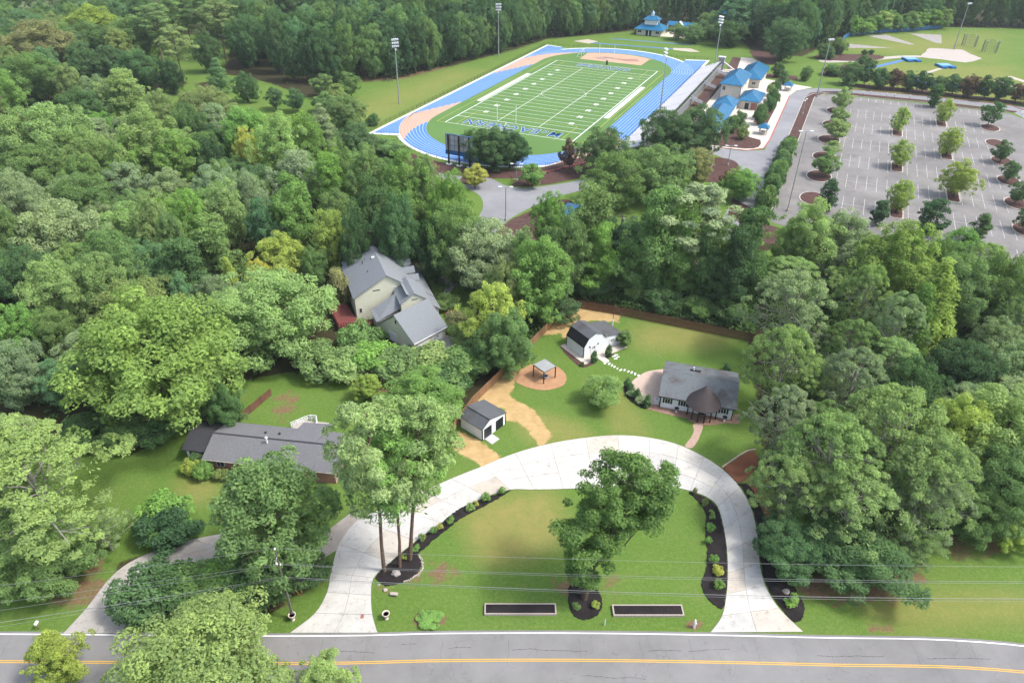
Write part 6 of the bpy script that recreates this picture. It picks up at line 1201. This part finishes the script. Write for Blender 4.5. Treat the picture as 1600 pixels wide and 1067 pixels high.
# parking lot trees
PT_ = 'trees in the parking lot islands'
for i, (R, h, tt, wh) in enumerate(((3.6, 7, 'm', 'large, fifth of the left island column in the lot'), (2.8, 5.4, 'l', 'small, fourth of the left island column in the lot'), (3.9, 7.2, 'l', 'third of the left island column in the lot'), (3.0, 6.4, 'l', 'second of the left island column in the lot'), (3.4, 8.4, 'l', 'rearmost of the left island column in the lot'))): plant('lollipop', S(1.4, rows[i + 1]), R, h, tt, WORD[tt] + ' round tree, ' + wh, PT_)
for i, (R, h, wh) in enumerate(((3.0, 9.0, 'front'), (3.1, 8.6, 'middle'), (2.7, 9., 'rear'))): plant('maple', S(20.9, rows[i*2]), R, h, 'y', 'yellow-green maple, %s one of the middle island column in the lot' % wh, PT_)
for i, (R, h, wh) in enumerate(((4.3, 10.4, 'big front'), (3.4, 9., 'middle'), (2.9, 9., 'rear'))): plant('maple', S(35.5, rows[i*2 + 1]), R, h, 'y', 'yellow-green maple, %s one of the right island column in the lot' % wh, PT_)
for i, (v, R, h, wh) in enumerate(((rows[0] + 1, 2.6, 6.2, 'frontmost'), (rows[1] + 1, 2.8, 6.6, 'second'), (rows[2] + 1, 2.7, 6.4, 'third'), (rows[3], 2.7, 6.6, 'fourth'), (rows[5] + 4, 3.4, 9., 'rear'))): plant('lollipop', S(50.6, v), R, h, 'd', 'dark green round tree, %s of the far right islands' % wh, PT_)
for px, py, w, h, tt, wh in ((1290, 330, 26, 9, 'k', 'at the front of the left island column'), (1368, 352, 22, 7, 'k', 'below the parking lot, left one'), (1447, 365, 38, 9.5, 'k', 'leaning below the parking lot, middle one'), (1523, 378, 26, 7.5, 'd', 'below the parking lot, right one'), (1457, 168, 18, 9, 'd', 'at the far edge of the parking lot'), (1321, 146, 16, 8, 'd', 'at the far left corner of the lot')): at_base(px, py, w, h, 'column_holly', tt, wh, 'column trees round the lot')
HN = 'first second third fourth fifth sixth seventh eighth ninth tenth eleventh twelfth thirteenth fourteenth'.split()
for k in range(14): plant('column_holly' if k % 2 else 'bush', S(-11.6, 188 + k * 4.6), (2.0 if k % 2 else 2.5), (7.2 - k*.24), 'd' if k % 3 else 'm', 'dark clipped tree in the access road hedge, %s from the near end' % HN[k], 'hedge along the access road')
ORD = 'first second third fourth fifth sixth seventh eighth ninth tenth eleventh twelfth thirteenth fourteenth fifteenth sixteenth seventeenth eighteenth nineteenth twentieth'.split(); TENS = {2: 'twenty', 3: 'thirty', 4: 'forty', 5: 'fifty', 6: 'sixty', 7: 'seventy'}
def ordinal(n):
    k = n + 1
    if k >= 100: return 'hundredth' if k == 100 else 'hundred and ' + ordinal(k - 101)
    if k <= 20: return ORD[n]
    t = {2: 'twenty', 3: 'thirty', 4: 'forty', 5: 'fifty', 6: 'sixty', 7: 'seventy', 8: 'eighty', 9: 'ninety'}[k // 10]
    return t + '-' + ORD[k % 10 - 1] if k % 10 else t[:-1] + 'ieth'
for k in range(15):                                           # row between the lot and the throwing field
    u = 2 + k * 5.6; q = S(u, 346 + 1.5*math.sin(k*2.)); plant('lollipop' if k % 2 else 'oak', q, _tr.uniform(3.5, 4.6), _tr.uniform(7, 9.2), 'dkdpdkddpkdpdkd'[k], 'dark tree in the row beyond the parking lot, %s from the left' % ordinal(k), 'row beyond the parking lot')
for px, py, w, h, tt, wh in ((1340, 115, 24, 3.4, 'p', 'purple leaved by the field path, left'), (1348, 103, 20, 4, 'd', 'dark by the field path, second'), (1361, 105, 18, 3, 'd', 'dark by the field path, third'), (1300, 118, 28, 4, 'd', 'in the mulch left of the field path'), (1350, 86, 9, 2, 'k', 'small in the purple mulch strip, left'), (1361, 85, 9, 2, 'k', 'small in the purple mulch strip, right'), (1287, 92, 26, 6, 'd', 'at the mulch corner by the big school oak'), (1308, 84, 26, 6, 'm', 'beside the blue banner fence corner')): at_base(px, py, w, h, 'bush', tt, wh, 'shrubs by the field path')
# school plaza plantings
PL = 'plantings on the plaza'
for u, v, R, h, tt, wh in ((-25, 312, 2.2, 6, 'd', 'farthest along the plaza front'), (-25.5, 305, 2, 5.4, 'o', 'second along the plaza front'), (-23.5, 297, 2.2, 5.4, 'd', 'third along the plaza front'), (-24, 290, 2.1, 5, 'd', 'fourth along the plaza front'), (-25.6, 277, 2.2, 5, 'd', 'fifth along the plaza front'), (-24.6, 270, 2.3, 5, 'd', 'sixth along the plaza front'), (-31, 266, 2.3, 4.6, 'd', 'near the stadium wing door, rear'), (-32.5, 256, 2.7, 5, 'd', 'near the stadium wing door, front'), (-28.4, 260, 1.6, 2.4, 'g', 'pale clipped beside the ticket kiosk'), (-27.5, 250, 1.9, 4, 'o', 'in the mulch before the ticket kiosk'), (-24, 334, 2.2, 5, 'd', 'behind the far ticket kiosk'), (-16, 345, 2.6, 5, 'm', 'at the far road bend'), (-28, 346, 2.4, 6, 'd', 'beyond the concession roof')): plant('bush', S(u, v), R, h, tt, WORD[tt] + ' bush ' + wh, PL)
GR = 'school grounds trees'
for a in [(1228, 32, 64, 19, 'oak', 'd', 'big and upright between plaza and throwing field'), (1205, -8, 80, 22, 'oak', 'm', 'behind the big upright school oak'), (1150, -4, 66, 22, 'maple', 't', 'in the wood behind the far hall'), (1118, 22, 60, 13, 'oak', 'm', 'beside the far hall'), (1085, 40, 36, 9, 'oak', 'm', 'right of the far yard'), (1062, 38, 32, 8, 'lollipop', 'm', 'in front of the far hall'), (1287, 18, 36, 17, 'maple', 'm', 'slender near the banner fence'), (1255, 5, 50, 20, 'oak', 'd', 'left of the banner fence'), (1140, 35, 50, 12, 'oak', 'd', 'above the mulch left of the plaza path'),
          (770, 202, 76, 12, 'oak', 'd', 'round, left of the pair before the near bend'), (797, 206, 60, 11, 'oak', 'k', 'round, right of the pair before the near bend'), (742, 260, 38, 6.4, 'lollipop', 'a', 'turning yellow on the gate road island'), (832, 257, 38, 6.6, 'lollipop', 'b', 'small in the bed by the red kerb'), (891, 221, 28, 9, 'lollipop', 'p', 'upright before the near bend'), (735, 205, 40, 10, 'oak', 'd', 'beside the scoreboard'),
          (428, 137, 30, 8.4, 'lollipop', 'd', 'leftmost on the lawn below the wood'), (463, 141, 30, 8.2, 'lollipop', 'd', 'second on the lawn below the wood'), (502, 116, 34, 9, 'lollipop', 'm', 'third on the lawn below the wood'), (547, 115, 34, 9.5, 'lollipop', 'm', 'rightmost on the lawn below the wood'), (525, 133, 28, 7.5, 'lollipop', 'o', 'low between two round trees on the lawn'), (507, 147, 38, 7, 'lollipop', 'm', 'low in front of the round trees on the lawn')]: tree(*a, group=GR)
for px, py, w, h, tt, wh in ((583, 196, 20, 3.4, 'd', 'at the corner of the grass bank'), (603, 240, 46, 4, 'm', 'on the mulch bank outside the near bend, left'), (622, 246, 34, 3.6, 'd', 'on the mulch bank outside the near bend, right'), (1007, 42, 30, 2.4, 'k', 'clipped left of the field house door'), (1024, 44, 24, 2.2, 'k', 'clipped right of the field house door'), (1137, 290, 26, 3.6, 'p', 'purplish beside the round access road tree')): at_base(px, py, w, h, 'bush', tt, wh, 'school bushes')
# woods behind the sports ground: front row, then rows behind it
def row(line, gap, jit, hs, tints, kinds, lab, group, seed):
    r = random.Random(seed); k = 0; acc = 0.
    for a, b in zip(line[:-1], line[1:]):
        a, b = Vector(a), Vector(b); L = (b - a).length; s = acc
        while s < L:
            p = a.lerp(b, s/L); plant(r.choice(kinds), (p.x + r.uniform(-jit, jit), p.y + r.uniform(-jit, jit)), r.uniform(4.6, 6.6), r.uniform(*hs), r.choice(tints), lab % ordinal(k), group); k += 1; s += gap * r.uniform(.8, 1.25)
        acc = s - L
edge_ = SP([(-212, 244), (-196, 252), (-180, 268), (-173, 282), (-169, 303), (-159, 345), (-154.5, 378), (-138, 399), (-122, 420), (-112, 440)])
back1 = SP([(-226, 254), (-206, 262), (-190, 280), (-180, 306), (-171, 348), (-164, 384), (-146, 410), (-130, 430), (-118, 450)])
back2 = SP([(-236, 268), (-214, 276), (-200, 292), (-192, 320), (-182, 356), (-172, 394), (-154, 420)])
right_ = SP([(-112, 446), (-96, 458), (-76, 480), (-58, 446), (-48, 420), (-40, 408), (-26, 405), (-18, 425), (-14, 452), (-6, 470), (8, 490), (28, 506), (46, 524), (80, 538), (130, 548), (180, 552)])
right2 = SP([(-100, 480), (-70, 498), (-44, 460), (-24, 440), (-20, 475), (-4, 492), (20, 512), (44, 536), (90, 552), (150, 562), (200, 562)])
row(edge_, 7.4, 1.4, (17, 24), 'dddmtmkd', ['oak', 'maple', 'oak', 'maple'], 'tree in the front row of the wood left of the track, %s from the left', 'wood left of the track', 1)
row(back1, 8.5, 2., (20, 26), 'dmdtk', ['oak', 'maple', 'pine'], 'tree in the second row of the wood left of the track, %s from the left', 'wood left of the track', 2)
row(back2, 10, 2., (22, 27), 'dmd', ['oak', 'maple'], 'tree in the third row of the wood left of the track, %s from the left', 'wood left of the track', 3)
row(right_, 8, 1.4, (18, 25), 'kkddtd', ['oak', 'maple'], 'tree in the front row of the wood behind the far buildings, %s from the left', 'wood behind the far buildings', 4)
row(right2, 9, 2., (21, 27), 'kdkd', ['oak', 'maple', 'pine'], 'tree in the second row of the wood behind the far buildings, %s from the left', 'wood behind the far buildings', 5)
row(SP([(-4, 462), (10, 482), (26, 496), (46, 516)]), 5.2, 1., (8, 12), 'bmlb', ['maple', 'lollipop'], 'young light tree behind the banner fence, %s from the left', 'young trees behind the banner fence', 6)
# crowded trees that close the canopy of the woods
def canopy_fill(poly, kinds, tints, hs, Rs, label, group, seed, n, near=.62):
    r = random.Random(seed); have = [(o.location.x, o.location.y, o.scale.x * 6) for o in COL.objects if o.get('category') == 'tree']
    P = [(p.x, p.y) for p in poly]; xs = [p[0] for p in P]; ys = [p[1] for p in P]; X = np.array([r.uniform(min(xs), max(xs)) for _ in range(n)]); Y = np.array([r.uniform(min(ys), max(ys)) for _ in range(n)]); m = in_poly(X, Y, P); got = []
    for x, y, ok in zip(X, Y, m):
        if not ok: continue
        R = r.uniform(*Rs)
        if (x + 25)**2 + (y - 125)**2 < 15.5**2 or (x + 17)**2 + (y - 128)**2 < 11**2: continue
        if any((x - a)**2 + (y - b)**2 < (near * (R + q))**2 for a, b, q in have): continue
        k = r.choice(kinds); tt = r.choice(tints); got.append((x / (y + 40), plant(k, (x, y), R, r.uniform(*hs), tt, label, group), WORD[tt] + ' ' + NOUN[k])); have.append((x, y, R))
    for n_, (_, o, w) in enumerate(sorted(got, key=lambda g: g[0])): o['label'] = w + ' ' + label + ', ' + ordinal(n_) + ' from the left'
canopy_fill([G(*p) for p in ((-120, 250), (0, 235), (150, 225), (260, 240), (400, 255), (560, 285), (640, 325), (700, 365), (735, 410), (745, 440), (700, 425), (530, 400), (400, 540), (400, 600), (280, 640), (150, 650), (-60, 640), (-200, 640), (-200, 300))], ['oak', 'maple', 'oak'], 'mmdblg', (9, 13.5), (4, 6), 'packed inside the left woods', 'crowded trees of the left woods', 9, 900, .8)
canopy_fill([G(*p) for p in ((-150, 60), (0, 35), (120, 25), (225, 30), (235, 90), (180, 150), (0, 200), (-150, 220))], ['oak', 'maple', 'oak'], 'mdtdo', (14, 19), (5, 7), 'packed inside the top left woods', 'crowded trees of the top left woods', 10, 500, .8)
canopy_fill([G(*p) for p in ((340, 80), (420, 120), (470, 125), (440, 80), (380, 60), (330, 40))], ['oak', 'maple'], 'dmd', (18, 23), (5, 7), 'packed above the round lawn trees', 'crowded trees above the lawn', 14, 200, .7)
canopy_fill([G(*p) for p in ((1200, 450), (1260, 430), (1400, 440), (1560, 450), (1680, 470), (1700, 760), (1600, 780), (1480, 800), (1290, 830), (1240, 760), (1225, 620), (1210, 540))], ['pecan', 'oak', 'pecan'], 'mglml', (9, 13), (4, 6), 'packed inside the right woods', 'crowded trees of the right woods', 12, 700, .8)
canopy_fill([G(*p) for p in ((750, 430), (800, 410), (880, 420), (885, 465), (830, 525), (775, 540), (745, 490))], ['oak', 'maple'], 'mdb', (7, 10), (2.6, 3.6), 'packed between cream house and barn fence', 'crowded trees of the middle thicket', 13, 200, .8)
def undergrowth(polys, n, seed, size=.55, hh=1., lab='low green undergrowth covering the floor of the woods', tone=1.):
    rng = np.random.default_rng(seed); C = []
    for P in polys:
        P = [(p.x, p.y) for p in P]; xs = [p[0] for p in P]; ys = [p[1] for p in P]; X = rng.uniform(min(xs), max(xs), n); Y = rng.uniform(min(ys), max(ys), n); m = in_poly(X, Y, P); C.append(np.stack([X[m], Y[m]], 1))
    C = np.concatenate(C); k = len(C); h = rng.uniform(.3, 1., k); rep = 16
    D = unit(rng.normal(size=(k*rep, 3))); D[:, 2] = abs(D[:, 2]); base = np.repeat(np.stack([C[:, 0], C[:, 1], np.zeros(k)], 1), rep, 0); s = np.repeat(h, rep)
    Pp = base + D * s[:, None] * np.array([1.5, 1.5, 1.6])*hh; N = unit(D*.6 + np.array([0, 0, .6]) + rng.normal(size=(k*rep, 3))*.4)
    me = quad_mesh('undergrowth', Pp, N, size*rng.uniform(.6, 1.4, k*rep), .7, np.repeat(rng.uniform(.0, .6, k), rep) + .3*rng.random(k*rep), rng, MT['leaf']); o = link(bpy.data.objects.new('undergrowth', me)); o.color = (.060*tone, .100*tone, .034*tone, 1); tag(o, lab, 'undergrowth', kind='stuff')
undergrowth([[G(*p) for p in ((-60, 150), (120, 60), (250, 115), (400, 195), (560, 215), (690, 275), (735, 360), (745, 440), (820, 525), (770, 570), (740, 600), (700, 620), (560, 590), (380, 590), (350, 640), (280, 650), (150, 690), (-60, 660), (-200, 640), (-200, 200))], [G(*p) for p in ((1190, 430), (1400, 420), (1560, 420), (1700, 440), (1700, 760), (1480, 820), (1290, 850), (1215, 760), (1200, 600))], [G(*p) for p in ((760, 420), (900, 380), (1180, 440), (1180, 520), (895, 462), (825, 530))]], 6500, 4)
wood_edge = SP([(-214, 240), (-196, 248), (-177, 266), (-169, 284), (-165, 303), (-156, 345), (-151.5, 378), (-135, 397), (-119, 418), (-108, 440), (-96, 452), (-60, 432), (-48, 412), (-24, 400), (-14, 430), (-12, 452), (6, 488), (44, 518), (80, 533), (130, 543), (200, 548), (200, 580), (100, 575), (30, 545), (-20, 500), (-110, 480), (-180, 400), (-205, 320), (-240, 280)])
undergrowth([wood_edge], 2600, 6, 1.1, 2.2, 'dark leafy skirt of the woods behind the sports ground', .75)
canopy_fill(SP([(-330, 250), (-240, 285), (-205, 330), (-190, 400), (-165, 440), (-130, 470), (-200, 560), (-420, 420)]), ['oak', 'maple'], 'dmdt', (18, 24), (6, 7.5), 'packed along the top edge', 'crowded trees along the top edge', 15, 420, 1.15)
# drive beds and house planting
for k, (px, py, w, tt) in enumerate(((787, 771, 13, 'b'), (758, 781, 13, 'b'), (742, 789, 9, 'a'), (734, 797, 12, 'l'), (703, 815, 12, 'b'), (687, 825, 9, 'a'), (678, 834, 12, 'b'), (660, 844, 10, 'o'), (650, 859, 11, 'b'), (632, 874, 9, 'y'))): at_base(px, py, w, 1.0 if tt != 'a' else .6, 'shrub', tt, 'in the left drive bed, %s from its upper end' % ordinal(k), 'shrubs in the drive beds')
for k, (px, py, w, tt) in enumerate(((1087, 772, 9, 'r'), (1100, 790, 9, 'o'), (1109, 808, 12, 'l'), (1109, 829, 12, 'b'), (1107, 850, 11, 'b'), (1115, 877, 13, 'b'), (1125, 897, 20, 'a'), (1122, 918, 14, 'b'))): at_base(px, py, w, 1.1, 'shrub', tt, 'in the right drive bed, %s from its upper end' % ordinal(k), 'shrubs in the drive beds')
at_base(1233, 940, 22, 1.3, 'shrub', 'b', 'at the lower tip of the outer right bed', None, 'spiky'); at_base(1177, 792, 8, .6, 'shrub', 'y', 'tiny in the outer right bed'); at_base(903, 950, 14, .8, 'shrub', 'm', 'left in the oak mulch ring'); at_base(931, 948, 12, .7, 'shrub', 'y', 'right in the oak mulch ring'); at_base(671, 969, 36, .55, 'bush', 'b', 'low round near the road on the front lawn')
for k, (px, py, h, wh) in enumerate(((980, 604, 1.9, 'at the upper end of the patio bed'), (995, 623, 2.3, 'in the middle of the patio bed'), (1011, 635, 2.6, 'at the lower end of the patio bed'), (986, 612, 1.7, 'second in the patio bed'), (928, 565, 2.5, 'left of the barn doors'), (951, 556, 2.6, 'right of the barn entry slab'), (910, 572, 1.0, 'tiny at the barn corner'), (1135, 579, 1.6, 'behind the cottage roof'), (1009, 637, .9, 'tiny by the patio statue'))): at_base(px, py, 13 if h > 1.5 else 7, h, 'arborvitae', 'd', wh, 'arborvitae cones')
at_base(975, 541, 20, 3.4, 'column_holly', 'm', 'clipped at the barn wing corner'); at_base(989, 617, 16, 1.1, 'shrub', 'g', 'soft in the patio bed, upper'); at_base(1000, 629, 16, 1.0, 'shrub', 'g', 'soft in the patio bed, lower')
# ------------------------------------------------------------------ hazy summer air
hz = obj('haze', MB().box(60, 290, -1, 1000, 740, 78.6), None); tag(hz, 'thin pale summer haze over the whole site', 'haze', kind='stuff')
hm = bpy.data.materials.new('haze_air'); hm.use_nodes = True; hn = hm.node_tree.nodes; hn.remove(hn['Principled BSDF'])
pv = hn.new('ShaderNodeVolumePrincipled'); pv.inputs['Color'].default_value = (.86, .93, 1, 1); pv.inputs['Density'].default_value = .00009; pv.inputs['Anisotropy'].default_value = .2
hm.node_tree.links.new(pv.outputs[0], hn['Material Output'].inputs['Volume']); hz.data.materials.append(hm)
